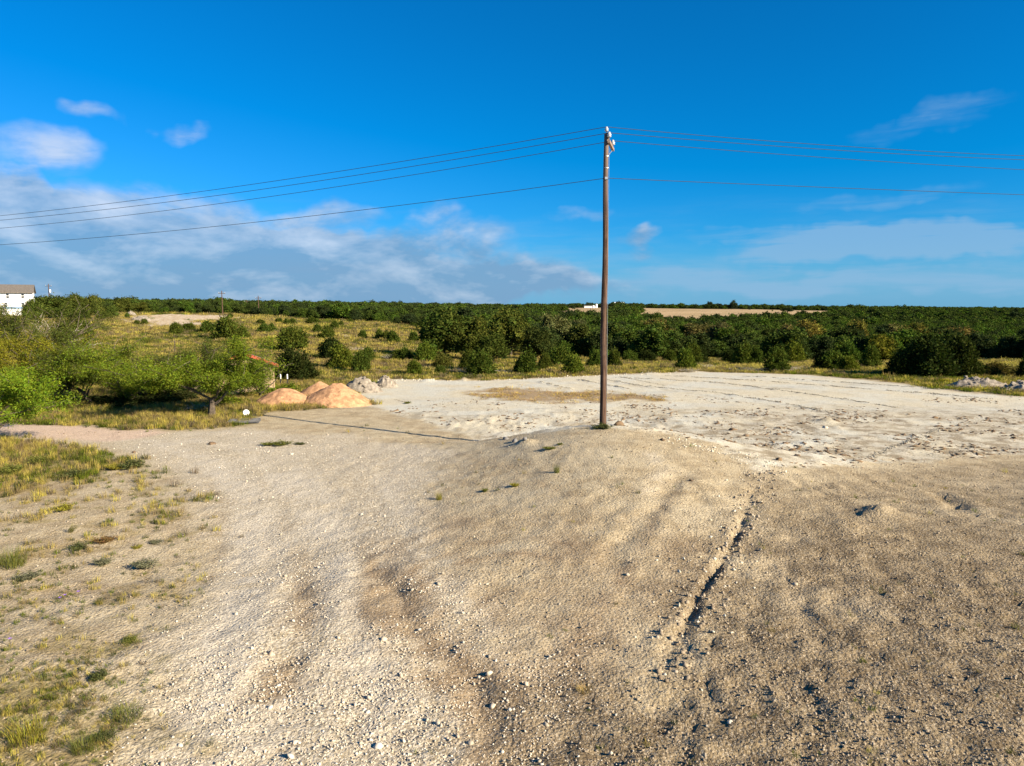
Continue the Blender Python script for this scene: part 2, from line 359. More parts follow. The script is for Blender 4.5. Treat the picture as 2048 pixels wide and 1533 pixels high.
def leaf_mat(name, color, var=0.45, hue=0.03, transl=0.3, use_color=True, patch=None):
    m = bpy.data.materials.new(name); m.use_nodes = True; g = NT(m.node_tree)
    out = g.n('ShaderNodeOutputMaterial'); dif = g.n('ShaderNodeBsdfDiffuse'); tr = g.n('ShaderNodeBsdfTranslucent'); mx = g.n('ShaderNodeMixShader')
    mx.inputs[0].default_value = transl; g.t.links.new(dif.outputs[0], mx.inputs[1]); g.t.links.new(tr.outputs[0], mx.inputs[2]); g.t.links.new(mx.outputs[0], out.inputs[0])
    isl = g.n('ShaderNodeNewGeometry').outputs['Random Per Island']; oi = g.n('ShaderNodeObjectInfo')
    c = color + (1.0,)
    if use_color: c = oi.outputs['Color']
    hs = g.n('ShaderNodeHueSaturation', {'Color': c, 'Saturation': 1.0})
    g.set(hs, 'Value', g.math('MULTIPLY_ADD', isl, 2 * var, 1 - var))
    r2 = g.math('FRACT', g.math('MULTIPLY', isl, 7.31))
    hv = g.math('MULTIPLY_ADD', r2, 2 * hue, 0.5 - hue)
    if not use_color: hv = g.math('ADD', hv, g.math('MULTIPLY_ADD', oi.outputs['Random'], 0.06, -0.028))
    g.set(hs, 'Hue', hv)
    col = hs.outputs[0]
    if not use_color:
        col = g.mix(1.0, col, g.n('ShaderNodeCombineColor', {0: g.math('MULTIPLY_ADD', oi.outputs['Random'], 1.15, 0.45), 1: g.math('MULTIPLY_ADD', oi.outputs['Random'], 0.95, 0.55), 2: 0.9}).outputs[0], 'MULTIPLY')
    g.t.links.new(col, dif.inputs[0])
    tc = g.mix(1.0, col, (1.1, 1.25, 0.5), 'MULTIPLY'); g.t.links.new(tc, tr.inputs[0])
    MATS[name] = m; return m
M_LEAF = leaf_mat('leaf', (0.06, 0.09, 0.015), var=0.55, transl=0.22)
M_WOODLEAF = leaf_mat('woodland_leaf', (0.046, 0.066, 0.0155), use_color=False, transl=0.2)
M_BARK = pbr('bark', (0.085, 0.068, 0.05), 0.95, 0.45, 9.0, 0.6, 40.0)
M_DEAD = pbr('dead_twig', (0.33, 0.29, 0.24), 0.95, 0.3, 9.0)
M_BLADE = leaf_mat('grass_blade', (0.28, 0.215, 0.085), 0.4, 0.02, 0.35, use_color=False)
M_BLADEG = leaf_mat('green_grass_blade', (0.095, 0.105, 0.02), 0.4, 0.03, 0.35, use_color=False)
M_WHITE = pbr('white_paint', (0.8, 0.79, 0.77), 0.5, 0.03, 3.0)
M_PLASTIC = pbr('white_plastic', (0.78, 0.77, 0.74), 0.4, 0.05, 5.0)
M_ROOF = pbr('roof_shingle', (0.125, 0.11, 0.095), 0.9, 0.25, 4.0, 0.5, 12.0)
M_GLASS = pbr('window_pane', (0.02, 0.025, 0.03), 0.08, 0.1, 2.0, spec=0.6)
M_FRAME = pbr('dark_frame', (0.03, 0.03, 0.035), 0.5, 0.1)
M_SHEDBLUE = pbr('blue_grey_metal', (0.25, 0.36, 0.46), 0.55, 0.08, 3.0)
M_STEEL = pbr('galvanised_steel', (0.42, 0.42, 0.41), 0.45, 0.15, 12.0, metal=0.7)
M_INSUL = pbr('grey_porcelain', (0.36, 0.38, 0.40), 0.2, 0.05, 10.0, spec=0.6)
M_RED = pbr('red_trim', (0.36, 0.065, 0.04), 0.6, 0.15, 5.0)
M_TAN = pbr('tan_siding', (0.42, 0.30, 0.19), 0.85, 0.2, 3.0)
M_WIRE = pbr('weathered_wire', (0.045, 0.052, 0.06), 0.9, 0.1, spec=0.1)

def pole_mat():
    m = bpy.data.materials.new('creosote_wood'); m.use_nodes = True; g = NT(m.node_tree)
    out = g.n('ShaderNodeOutputMaterial'); b = g.n('ShaderNodeBsdfPrincipled'); g.t.links.new(b.outputs[0], out.inputs[0]); b.inputs['Roughness'].default_value = 0.9; b.inputs['Specular IOR Level'].default_value = 0.2
    co = g.n('ShaderNodeTexCoord').outputs['Object']
    st = g.n('ShaderNodeMapping', {'Vector': co, 'Scale': (26.0, 26.0, 0.55)}).outputs[0]
    n1 = g.noise(st, 1.0, 6.0, 0.65); n2 = g.noise(co, 1.1, 4.0, 0.6)
    c = g.mix(g.smooth(n1, 0.38, 0.62), (0.020, 0.012, 0.009), (0.135, 0.079, 0.052))
    c = g.mix(g.smooth(n2, 0.45, 0.75, 0.0, 0.6), c, (0.165, 0.11, 0.082))
    zz = g.n('ShaderNodeSeparateXYZ', {0: co}).outputs[2]
    c = g.mix(g.smooth(zz, 8.0, 12.5, 0.0, 0.6), c, (0.19, 0.15, 0.125))       # sun-bleached towards the top
    g.t.links.new(c, b.inputs['Base Color'])
    bp = g.n('ShaderNodeBump', {'Height': n1, 'Strength': 0.7, 'Distance': 0.02}); g.t.links.new(bp.outputs[0], b.inputs['Normal'])
    return m
M_POLE = pole_mat()

def ground_mat():
    m = bpy.data.materials.new('ground'); m.use_nodes = True; g = NT(m.node_tree)
    out = g.n('ShaderNodeOutputMaterial'); b = g.n('ShaderNodeBsdfPrincipled'); g.t.links.new(b.outputs[0], out.inputs[0]); b.inputs['Roughness'].default_value = 1.0; b.inputs['Specular IOR Level'].default_value = 0.05
    co = g.n('ShaderNodeTexCoord').outputs['Object']
    nL = g.noise(co, 0.22, 3.0, 0.6); nM = g.noise(co, 1.3, 4.0, 0.62); nS = g.noise(co, 9.0, 3.0, 0.65); nF = g.noise(co, 38.0, 2.0, 0.7)
    vor = g.n('ShaderNodeTexVoronoi', {'Vector': co, 'Scale': 22.0}); vcol = g.n('ShaderNodeSeparateColor', {0: vor.outputs['Color']}).outputs[0]
    # bare caliche dirt
    c = g.mix(g.smooth(nM, 0.36, 0.66), (0.335, 0.266, 0.158), (0.465, 0.388, 0.25))
    c = g.mix(g.smooth(nL, 0.42, 0.65, 0.0, 0.5), c, (0.50, 0.435, 0.30))
    gravel = g.mix(g.smooth(vcol, 0.15, 0.95), (0.315, 0.268, 0.185), (0.61, 0.55, 0.43))
    c = g.mix(g.math('MULTIPLY', g.attr('m_gravel'), 0.8), c, gravel)
    c = g.mix(g.math('MULTIPLY', g.attr('m_pale'), 0.6), c, (0.58, 0.53, 0.43))
    brown = g.mix(g.smooth(nM, 0.35, 0.65), (0.215, 0.152, 0.088), (0.30, 0.225, 0.135))
    c = g.mix(g.attr('m_damp'), c, brown)
    soil = g.mix(g.smooth(nM, 0.36, 0.64), (0.122, 0.092, 0.054), (0.255, 0.20, 0.122))
    soil = g.mix(g.smooth(nS, 0.5, 0.72, 0.0, 0.55), soil, (0.135, 0.105, 0.06))
    soil = g.mix(g.smooth(nL, 0.55, 0.7, 0.0, 0.6), soil, (0.38, 0.315, 0.21))
    c = g.mix(g.attr('m_soil'), c, soil)
    pad = g.mix(g.smooth(nL, 0.4, 0.62), (0.585, 0.54, 0.405), (0.56, 0.56, 0.48))
    pad = g.mix(g.smooth(nM, 0.54, 0.75, 0.0, 0.6), pad, (0.52, 0.42, 0.28))
    pad = g.mix(g.smooth(nS, 0.62, 0.78, 0.0, 0.35), pad, (0.40, 0.35, 0.25))
    c = g.mix(g.attr('m_pad'), c, pad)
    ch = g.mix(g.smooth(nM, 0.40, 0.60), (0.25, 0.205, 0.13), (0.54, 0.50, 0.39))
    ch = g.mix(g.smooth(nS, 0.54, 0.68, 0.0, 0.75), ch, (0.15, 0.108, 0.068))
    c = g.mix(g.math('MULTIPLY', g.attr('m_churn'), 0.9), c, ch)
    c = g.mix(g.attr('m_pink'), c, g.mix(nM, (0.52, 0.385, 0.285), (0.60, 0.465, 0.36)))
    straw = g.mix(g.smooth(nS, 0.35, 0.65), (0.22, 0.15, 0.075), (0.36, 0.25, 0.12))
    c = g.mix(g.attr('m_straw'), c, straw)
    gr = g.mix(g.smooth(nM, 0.36, 0.66), (0.235, 0.175, 0.072), (0.31, 0.235, 0.105))
    gl = g.noise(co, 0.09, 4.0, 0.6)
    gr = g.mix(g.smooth(gl, 0.44, 0.62, 0.0, 0.75), gr, (0.165, 0.165, 0.042))
    gr = g.mix(g.smooth(nS, 0.5, 0.75, 0.0, 0.6), gr, (0.12, 0.10, 0.03))
    c = g.mix(g.attr('m_grass'), c, gr)
    c = g.mix(g.attr('m_clear'), c, g.mix(g.smooth(nM, 0.42, 0.6), (0.42, 0.30, 0.17), (0.62, 0.54, 0.40)))
    c = g.mix(g.attr('m_wood'), c, (0.045, 0.05, 0.018))
    fl = g.noise(co, 0.02, 5.0, 0.6)
    c = g.mix(g.attr('m_field'), c, g.mix(g.smooth(fl, 0.35, 0.65), (0.33, 0.235, 0.11), (0.45, 0.32, 0.17)))
    v2 = g.n('ShaderNodeTexVoronoi', {'Vector': co, 'Scale': 45.0}); v2c = g.n('ShaderNodeSeparateColor', {0: v2.outputs['Color']}).outputs[1]
    v3 = g.n('ShaderNodeTexVoronoi', {'Vector': co, 'Scale': 13.0}); v3c = g.n('ShaderNodeSeparateColor', {0: v3.outputs['Color']}).outputs[1]
    bare = g.math('SUBTRACT', 1.0, g.math('MULTIPLY', g.attr('m_grass'), 0.8))
    c = g.mix(g.math('MULTIPLY', g.smooth(v2c, 0.62, 1.0, 0.0, 0.5), bare), c, (0.13, 0.095, 0.06))          # grit and litter, grain by grain
    c = g.mix(g.math('MULTIPLY', g.smooth(v2c, 0.32, 0.0, 0.0, 0.38), bare), c, (0.66, 0.60, 0.49))
    c = g.mix(g.math('MULTIPLY', g.smooth(v3c, 0.8, 1.0, 0.0, 0.32), bare), c, (0.16, 0.12, 0.08))
    c = g.mix(g.smooth(nF, 0.3, 0.7, 0.25, 0.0), c, (0.12, 0.09, 0.06))
    g.t.links.new(c, b.inputs['Base Color'])
    bv = g.n('ShaderNodeTexVoronoi', {'Vector': co, 'Scale': 16.0}).outputs['Distance']
    hh = g.math('ADD', g.math('MULTIPLY', nS, 0.9), g.math('ADD', g.math('MULTIPLY', nF, 0.45), g.math('MULTIPLY', bv, -0.5)))
    hh = g.math('ADD', hh, g.math('MULTIPLY', nM, 1.1))
    amt = g.math('MULTIPLY_ADD', g.attr('m_soil'), 0.35, 0.65)
    amt = g.math('SUBTRACT', amt, g.math('MULTIPLY', g.attr('m_pad'), 0.15))
    bp = g.n('ShaderNodeBump', {'Height': hh, 'Distance': 0.055}); g.set(bp, 'Strength', amt); g.t.links.new(bp.outputs[0], b.inputs['Normal'])
    return m

# ------------------------------------------------------------------ ground sheet
def axis_pos(first, ratio, start, end):
    v = [start]
    while v[-1] < end: v.append(v[-1] + max(first, ratio * abs(v[-1])))
    return v
def masks(X, Y):
    """which kind of surface covers each ground point"""
    out = {k: np.zeros(X.shape) for k in ('m_gravel', 'm_damp', 'm_pale', 'm_soil', 'm_pad', 'm_churn', 'm_pink', 'm_straw', 'm_grass', 'm_clear', 'm_wood', 'm_field')}
    n1 = fbm(X * 0.7, Y * 0.7, 4, 51); n2 = fbm(X * 2.2, Y * 2.2, 3, 52)
    near = (Y < 110) & (np.abs(X) < 90); x, y = X[near], Y[near]; a, b = n1[near], n2[near]
    def area(P, soft, amp=1.0, amp2=0.4): return sstep(-soft, soft, poly_sd(x, y, P) + amp * a + amp2 * b)
    bare = area(BARE, 0.5, 0.9, 0.5)
    gm = area(G_MID, 0.4, 1.3); gl = area(G_LOW, 0.6, 1.8, 0.9) * 0.75
    wd = area(WEEDY, 0.6, 1.2) * sstep(0.02, 0.34, b + 0.5 * a) * 0.6
    pad = area(PAD, 0.35, 0.7, 0.4)
    g = np.maximum.reduce([1 - bare, gm, gl, wd])
    out['m_grass'][:] = 1.0; out['m_grass'][near] = g
    out['m_gravel'][near] = area(ROAD, 1.0, 1.3)
    soil = area(SOIL, 1.3, 2.2, 0.8); out['m_soil'][near] = soil * (1 - pad) * (0.5 + 0.5 * sstep(27, 15, y + 4 * a))
    # tyre marks: pale packed wheel lines with brown loose dirt between
    pale = np.zeros(x.shape)
    for tr, wd_, am in TRACKS:
        dd, ff = seg_dist(x + 0.25 * a, y + 0.25 * a, tr); pale += am * np.exp(-(dd / wd_) ** 2) * sstep(0, 0.15, ff) * sstep(1, 0.85, ff) * np.clip(0.75 + 1.6 * b, 0, 1)
    mid = area(MIDTAN, 1.6, 2.0, 0.6) * (0.42 + 0.7 * a); drive = area(ROAD, 1.2, 1.0) * (1 - area(MIDTAN, 1.2, 1.0)) * np.clip(0.45 + 1.0 * a, 0, 1)
    out['m_pale'][near] = np.clip(pale + drive * 0.7, 0, 1); brownt = np.clip(-pale + np.clip(mid, 0, 1), 0, 1)
    # damp brown wheel tracks
    d3, f3 = seg_dist(x + 0.4 * a, y, RUT3); d4, f4 = seg_dist(x + 0.5 * a, y, RUT4); d3 = d3 + 0.6 * sstep(0.3, 0.0, f3); d4 = d4 + 0.9 * sstep(0.3, 0.0, f4)
    out['m_damp'][near] = np.clip((np.exp(-(d3 / 0.42) ** 2) * 0.8 + np.exp(-(d4 / 0.7) ** 2) * 0.95) * (0.7 + 1.8 * a) + 0.5 * area(WEEDY, 1.0, 1.0) * np.clip(a + 0.3, 0, 1) + brownt, 0, 0.9)
    out['m_pad'][near] = pad
    out['m_churn'][near] = pad * sstep(49, 40, y + 3 * a) * np.clip(0.18 + 2.6 * a + sstep(2, 16, x) * 0.8, 0, 1)
    for tr in PADTRACKS:
        dd, ff = seg_dist(x, y, tr); out['m_churn'][near] += pad * 0.55 * np.exp(-(dd / 0.30) ** 2) * np.clip(0.6 + 1.6 * b, 0, 1) * sstep(0, 0.1, ff) * sstep(1, 0.9, ff)
    out['m_pink'][near] = area(PINK, 0.5, 0.5) * (1 - gm)
    out['m_straw'][near] = area(STRAW, 1.2, 2.2, 1.2) * 0.92
    far = ~near
    u = X / np.maximum(Y, 1)
    def far_area(P, soft, amp): return sstep(-soft, soft, poly_sd(X, Y, P) + amp * n1)
    out['m_clear'] = np.where((Y > 90) & (Y < 330), far_area(CLEAR1, 2.5, 9.0), 0)
    out['m_field'] = field_mask(X, Y); out['m_wood'] = wood_mask(X, Y) * sstep(120, 220, Y)
    out['m_grass'] *= (1 - out['m_field'])
    return out
def field_mask(X, Y):
    u = X / np.maximum(Y, 1); w = 0.012 * fbm(X / 60., Y / 60., 2, 61)
    f1 = sstep(0.055, 0.075, u + w) * sstep(0.145, 0.135, u + w) * sstep(370, 400, Y) * sstep(900, 880, Y)
    f2 = sstep(0.165, 0.185, u + w) * sstep(0.46, 0.445, u + w) * sstep(325 + 500 * np.clip(u - 0.25, 0, 1) * 1.5, 350 + 500 * np.clip(u - 0.25, 0, 1) * 1.5, Y) * sstep(905, 890, Y)
    return np.maximum(f1, f2)
def wood_mask(X, Y):
    u = X / np.maximum(Y, 1); n = fbm(X / 25., Y / 25., 3, 71)
    start = np.interp(u, [-0.9, -0.62, -0.5, -0.3, -0.14, -0.09, 0.02, 0.15, 0.25, 0.35, 0.5, 0.8], [215, 200, 210, 190, 165, 112, 106, 108, 132, 136, 122, 100])
    w = sstep(-4, 4, Y - start + 14 * n)
    if np.any((Y > 80) & (Y < 260)):
        c = np.maximum(sstep(-1, 2, poly_sd(X, Y, WOODCLEAR) + 5 * n), sstep(-1, 2, poly_sd(X, Y, WOODCLEAR2) + 5 * n)); w = w * (1 - c)
    return w * (1 - field_mask(X, Y))

def build_ground():
    xs = axis_pos(0.10, 0.0165, 0.0, 3600.0); xs = np.array([-v for v in xs[:0:-1]] + xs)
    ys = np.array([-60, -30, -15, -6, 0, 3] + axis_pos(0.075, 0.0098, 5.0, 3600.0))
    X, Y = np.meshgrid(xs, ys); nx, ny = len(xs), len(ys)
    X = X.ravel(); Y = Y.ravel(); Z = h_full(X, Y)
    # fine grain of real relief close to the camera
    nr = sstep(32, 14, Y) * sstep(24, 10, np.abs(X)); Z = Z + nr * 0.034 * fbm(X * 5.0, Y * 5.0, 2, 88)
    i = np.arange(nx - 1)[None, :] + np.arange(ny - 1)[:, None] * nx; i = i.ravel()
    Fq = np.stack([i, i + 1, i + nx + 1, i + nx], 1)
    me = mesh_np('ground', np.stack([X, Y, Z], 1), [Fq], [ground_mat()], smooth=True)
    for k, v in masks(X, Y).items():
        at = me.attributes.new(k, 'FLOAT', 'POINT'); at.data.foreach_set('value', np.clip(v, 0, 1).astype(np.float32))
    tag(link('ground', me), 'pale bare caliche ground giving way to dry grassland', 'ground', kind='structure')
build_ground()

# ------------------------------------------------------------------ foliage meshes
def unit(v): return v / (np.linalg.norm(v, axis=1, keepdims=True) + 1e-9)
def cards(P, D, L, Wd, rng):
    """kite shaped leaf faces: P base points, D directions"""
    n = len(P); D = unit(D); S = unit(np.cross(D, unit(rng.normal(size=(n, 3)))))
    L = np.broadcast_to(np.asarray(L, float), (n,))[:, None]; Wd = np.broadcast_to(np.asarray(Wd, float), (n,))[:, None]
    V = np.stack([P, P + D * L * 0.5 + S * Wd * 0.5, P + D * L, P + D * L * 0.5 - S * Wd * 0.5], 1).reshape(-1, 3)
    return V, np.arange(4 * n).reshape(-1, 4)
_ico = {}
def ico(sub):
    if sub not in _ico:
        bm = bmesh.new(); bmesh.ops.create_icosphere(bm, subdivisions=sub, radius=1.0)
        _ico[sub] = (np.array([v.co[:] for v in bm.verts]), np.array([[v.index for v in f.verts] for f in bm.faces])); bm.free()
    return _ico[sub]
def lobed(lobes, n, L, Wd, rng, outw=0.6, up=0.3, rnd=0.6, core=0.72, fill=0.25):
    """foliage spread over and through a set of overlapping egg shapes; lobes rows: x,y,z,rx,rz"""
    lobes = np.array(lobes); area = lobes[:, 3] * (lobes[:, 3] + lobes[:, 4]); k = rng.choice(len(lobes), n, p=area / area.sum())
    d = unit(rng.normal(size=(n, 3))); r = np.where(rng.random(n) < fill, rng.uniform(0.5, 0.95, n), rng.uniform(0.86, 1.12, n))
    R = np.stack([lobes[k, 3], lobes[k, 3], lobes[k, 4]], 1)
    clump = 0.85 + 0.68 * (np.sin(d[:, 0] * 7 + k * 1.7) * np.sin(d[:, 1] * 6 + k * 2.9) * np.sin(d[:, 2] * 7 + k))
    P = lobes[k, :3] + d * R * (r * clump)[:, None]
    keep = np.ones(n, bool)
    for j in range(len(lobes)):
        q = (P - lobes[j, :3]) / np.array([lobes[j, 3], lobes[j, 3], lobes[j, 4]]); keep &= ~((np.sum(q * q, 1) < 0.42) & (k != j))
    keep &= P[:, 2] > 0.01
    P = P[keep]; d = d[keep]
    D = d * outw + np.array([0, 0, up]) + rng.normal(size=P.shape) * rnd
    s = rng.uniform(0.6, 1.35, len(P)); V, Fq = cards(P, D, L * s, Wd * s, rng)
    Fs = [Fq]
    if core > 0:
        iv, fi = ico(1); b = len(V); Vs = [V]
        for l in lobes:
            jit = 1 + 0.18 * rng.normal(size=(len(iv), 1)); c = l[:3] + iv * jit * np.array([l[3], l[3], l[4]]) * core; c[:, 2] = np.maximum(c[:, 2], 0.03)
            Vs.append(c); Fs.append(fi + b); b += len(iv)
        V = np.concatenate(Vs)
    return V, Fs
def juniper_mesh(seed, mat=None, n=4200, spread=0.26, tall=1.0, L=0.095, Wd=0.042):
    rng = np.random.default_rng(seed); lobes = []
    for i in range(17):
        a = rng.uniform(0, 6.283); r = spread * math.sqrt(rng.random()); zt = tall * (0.97 - 0.95 * r / (spread + 0.2) * rng.uniform(0.5, 1.1))
        rx = rng.uniform(0.085, 0.19); rz = max(0.14, zt * rng.uniform(0.34, 0.46)); lobes.append((r * math.cos(a), r * math.sin(a), zt - rz * 0.9, rx, rz))
    for i in range(6):
        a = i * 1.05 + rng.uniform(0, 0.5); lobes.append((0.31 * math.cos(a), 0.31 * math.sin(a), 0.17, 0.15, 0.16))
    V, Fs = lobed(lobes, int(n * 1.3), L, Wd, rng, 0.8, 0.7, 0.55, 0.58, 0.25)
    return mesh_np('crown', V, Fs, [mat or M_LEAF])
def oak_mesh(seed, mat=None, n=7500, low=0.22, L=0.045, Wd=0.032, spread=0.33):
    rng = np.random.default_rng(seed); lobes = []
    for i in range(24):
        a = rng.uniform(0, 6.283); ph = rng.uniform(0.0, 1.35); r = spread * rng.uniform(0.75, 1.1)
        x, y, z = r * math.cos(a) * math.cos(ph), r * math.sin(a) * math.cos(ph), low + 0.18 + (0.62 - low) * math.sin(ph) * rng.uniform(0.85, 1.1)
        s = rng.uniform(0.06, 0.19); lobes.append((x * rng.uniform(0.7, 1.35), y * rng.uniform(0.7, 1.35), z * rng.uniform(0.8, 1.12), s, s * rng.uniform(0.7, 1.15)))
    lobes.append((rng.normal(0, 0.06), rng.normal(0, 0.06), low + 0.28, 0.24, 0.22))
    V, Fs = lobed(lobes, n, L, Wd, rng, 0.5, 0.1, 0.9, 0.68, 0.3)
    return mesh_np('crown', V, Fs, [mat or M_LEAF])
def limb_tree(seed, height=1.0, trunk=0.3, rad=0.035, nlimb=5, depth=3, spreadv=0.75, lean=(0, 0), droop=0.0, twigs=True):
    """skeleton of a tree: returns an MB of trunk and limbs and the fine twig segments"""
    rng = random.Random(seed); mb = MB(); tw = []
    def grow(p, d, ln, r, lev):
        pts = [p]; rr = [r]; nseg = 4 if lev < 2 else 3; dd = d.copy()
        for i in range(nseg):
            dd = (dd + Vector((rng.gauss(0, 1), rng.gauss(0, 1), rng.gauss(0, 0.7))) * (0.16 if lev else 0.09) + Vector((0, 0, 0.05 if lev < 2 else -droop))).normalized()
            pts.append(pts[-1] + dd * ln / nseg); rr.append(r * (1 - 0.55 * (i + 1) / nseg))
        if lev <= depth - 1 or twigs: mb.tube(pts, rr, 7 if lev == 0 else (5 if lev == 1 else 3), cap=False)
        if lev >= depth - 1:
            for i in range(nseg): tw.append((pts[i], pts[i + 1], lev))
        if lev < depth:
            m = nlimb if lev == 0 else rng.randint(3, 5)
            for j in range(m):
                t = rng.uniform(0.45, 1.0) if lev == 0 else rng.uniform(0.25, 1.0); f = t * nseg; i = min(int(f), nseg - 1)
                q = pts[i].lerp(pts[i + 1], f - i); a = 6.283 * (j + rng.random() * 0.7) / m
                side = Vector((math.cos(a), math.sin(a), rng.uniform(0.1, 0.6))); nd = (dd * (0.55 if lev else 0.35) + side * spreadv).normalized()
                grow(q, nd, ln * rng.uniform(0.6, 0.9) * (1.0 if lev else (height - trunk) / max(trunk, 1e-3) * 0.62), max(rr[i] * rng.uniform(0.42, 0.6), 0.004 * height), lev + 1)
    grow(Vector((0, 0, -0.02 * height)), Vector((lean[0], lean[1], 1)).normalized(), trunk, rad, 0)
    return mb, tw
def feathery(tw, n, L, Wd, rng, spread=0.09, droop=-0.35, clump=0.0):
    A = np.array([a[:] for a, b, l in tw]); B = np.array([b[:] for a, b, l in tw]); ln = np.linalg.norm(B - A, axis=1) * rng.random(len(tw)) ** clump; k = rng.choice(len(tw), n, p=ln / ln.sum())
    t = rng.random(n)[:, None]; off = rng.normal(size=(n, 3)) * spread; P = A[k] * (1 - t) + B[k] * t + off
    D = unit(rng.normal(size=(n, 3)) * np.array([1, 1, 0.5])) + np.array([0, 0, droop]); s = rng.uniform(0.6, 1.4, n)
    return cards(P, D, L * s, Wd * s, rng)

JUN = [juniper_mesh(100 + i) for i in range(6)]
JUNB = [juniper_mesh(140 + i, n=9000, L=0.06, Wd=0.028) for i in range(3)]         # nearer, finer
OAK = [oak_mesh(200 + i, n=9500, low=0.06, L=0.042, Wd=0.028) for i in range(6)]
SPRIG = []
for i in range(3):                                                                  # loose leafy bushes
    mb_, tw_ = limb_tree(300 + i, 1.0, 0.16, 0.02, 6, 2, 0.9); rg = np.random.default_rng(300 + i)
    V_, F_ = feathery(tw_, 3200, 0.07, 0.03, rg, 0.05, 0.1); SPRIG.append((mb_.mesh('trunk', M_BARK), mesh_np('crown', V_, [F_], [M_LEAF])))
DRY = []
for i in range(3):                                                                  # leafless brush
    mb_, tw_ = limb_tree(330 + i, 1.0, 0.14, 0.018, 8, 3, 1.0); DRY.append(mb_.mesh('dry_twigs', M_DEAD))
TRUNKS = []
for i in range(4):
    mb_, tw_ = limb_tree(360 + i, 0.7, 0.24, 0.032, 5, 1, 0.7); TRUNKS.append(mb_.mesh('trunk', M_BARK))

G_J = (0.060, 0.080, 0.013); G_JD = (0.026, 0.036, 0.009); G_JB = (0.085, 0.105, 0.014); G_OAK = (0.055, 0.070, 0.013); G_OLIVE = (0.115, 0.10, 0.022); G_GREY = (0.15, 0.135, 0.085)
def plant(kind, px, py, w, h, label, cat=None, col=None, group=None, seed=None, name=None):
    """kind at the ground point seen at pixel (px, py); w and h are its size in photograph pixels"""
    x, y = W(px, py); rn = random.Random(int(px * 7 + py * 13) if seed is None else seed)
    k = y / F * 1.08; sw, sh = w * k, h * k
    nm, ct = {'jun': ('juniper_shrub', 'shrub'), 'junb': ('juniper_shrub', 'shrub'), 'oak': ('oak_tree', 'tree'), 'sprig': ('leafy_bush', 'bush'), 'dry': ('dry_brush', 'brush')}[kind]
    root = empty(name or nm, (x, y, hz(x, y) - 0.06), rn.uniform(0, 6.28), (sw * rn.uniform(0.88, 1.15), sw * rn.uniform(0.88, 1.15), sh)); root.rotation_euler = (rn.gauss(0, 0.06), rn.gauss(0, 0.06), rn.uniform(0, 6.28))
    if kind in ('jun', 'junb'):
        c = link('crown', rn.choice(JUN if kind == 'jun' else JUNB), root); t = link('trunk', rn.choice(TRUNKS), root)
    elif kind == 'oak':
        c = link('crown', rn.choice(OAK), root); t = link('trunk', rn.choice(TRUNKS), root)
    elif kind == 'sprig':
        a = rn.choice(SPRIG); t = link('trunk', a[0], root); c = link('crown', a[1], root)
    else:
        c = link('twigs', rn.choice(DRY), root)
    base = col or {'jun': G_J, 'junb': G_J, 'oak': G_OAK, 'sprig': G_JB, 'dry': G_GREY}[kind]
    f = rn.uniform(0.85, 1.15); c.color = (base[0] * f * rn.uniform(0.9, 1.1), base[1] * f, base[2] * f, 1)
    tag(root, label, cat or ct, group); return root

# ------------------------------------------------------------------ scatter of uncountable things (one object each)
def scatter(name, pts, scl, rot, protos, label, cat):
    me = bpy.data.meshes.new(name); pts = np.asarray(pts, np.float32); me.vertices.add(len(pts)); me.vertices.foreach_set('co', pts.ravel())
    n = len(pts)
    scl = np.asarray(scl, np.float32); scl = np.repeat(scl[:, None], 3, 1) if scl.ndim == 1 else scl
    for k, v in (('scl', scl), ('rot', np.asarray(rot, np.float32))):
        a = me.attributes.new(k, 'FLOAT_VECTOR', 'POINT'); a.data.foreach_set('vector', np.ascontiguousarray(v, np.float32).ravel())
    a = me.attributes.new('idx', 'INT', 'POINT'); a.data.foreach_set('value', RNG.integers(0, len(protos), n).astype(np.int32))
    o = link(name, me); tag(o, label, cat, kind='stuff')
    pc = bpy.data.collections.new(name + '_pieces')
    for i, p in enumerate(protos): pc.objects.link(bpy.data.objects.new(name + '_piece', p))
    ng = bpy.data.node_groups.new(name + '_scatter', 'GeometryNodeTree')
    ng.interface.new_socket('Geometry', in_out='INPUT', socket_type='NodeSocketGeometry'); ng.interface.new_socket('Geometry', in_out='OUTPUT', socket_type='NodeSocketGeometry')
    N = ng.nodes; L = ng.links; gi = N.new('NodeGroupInput'); go = N.new('NodeGroupOutput'); iop = N.new('GeometryNodeInstanceOnPoints'); ci = N.new('GeometryNodeCollectionInfo')
    ci.inputs['Collection'].default_value = pc; ci.inputs['Separate Children'].default_value = True; ci.inputs['Reset Children'].default_value = True
    def na(nm, dt):
        q = N.new('GeometryNodeInputNamedAttribute'); q.data_type = dt; q.inputs['Name'].default_value = nm; return q.outputs['Attribute']
    L.new(gi.outputs[0], iop.inputs['Points']); L.new(ci.outputs[0], iop.inputs['Instance']); iop.inputs['Pick Instance'].default_value = True
    L.new(na('idx', 'INT'), iop.inputs['Instance Index']); L.new(na('scl', 'FLOAT_VECTOR'), iop.inputs['Scale'])
    er = N.new('FunctionNodeEulerToRotation'); L.new(na('rot', 'FLOAT_VECTOR'), er.inputs[0]); L.new(er.outputs[0], iop.inputs['Rotation'])
    L.new(iop.outputs[0], go.inputs[0])
    md = o.modifiers.new('scatter', 'NODES'); md.node_group = ng
    return o
def rotz(n, tilt=0.0): return np.stack([RNG.normal(0, tilt, n), RNG.normal(0, tilt, n), RNG.uniform(0, 6.283, n)], 1) if tilt else np.stack([np.zeros(n), np.zeros(n), RNG.uniform(0, 6.283, n)], 1)

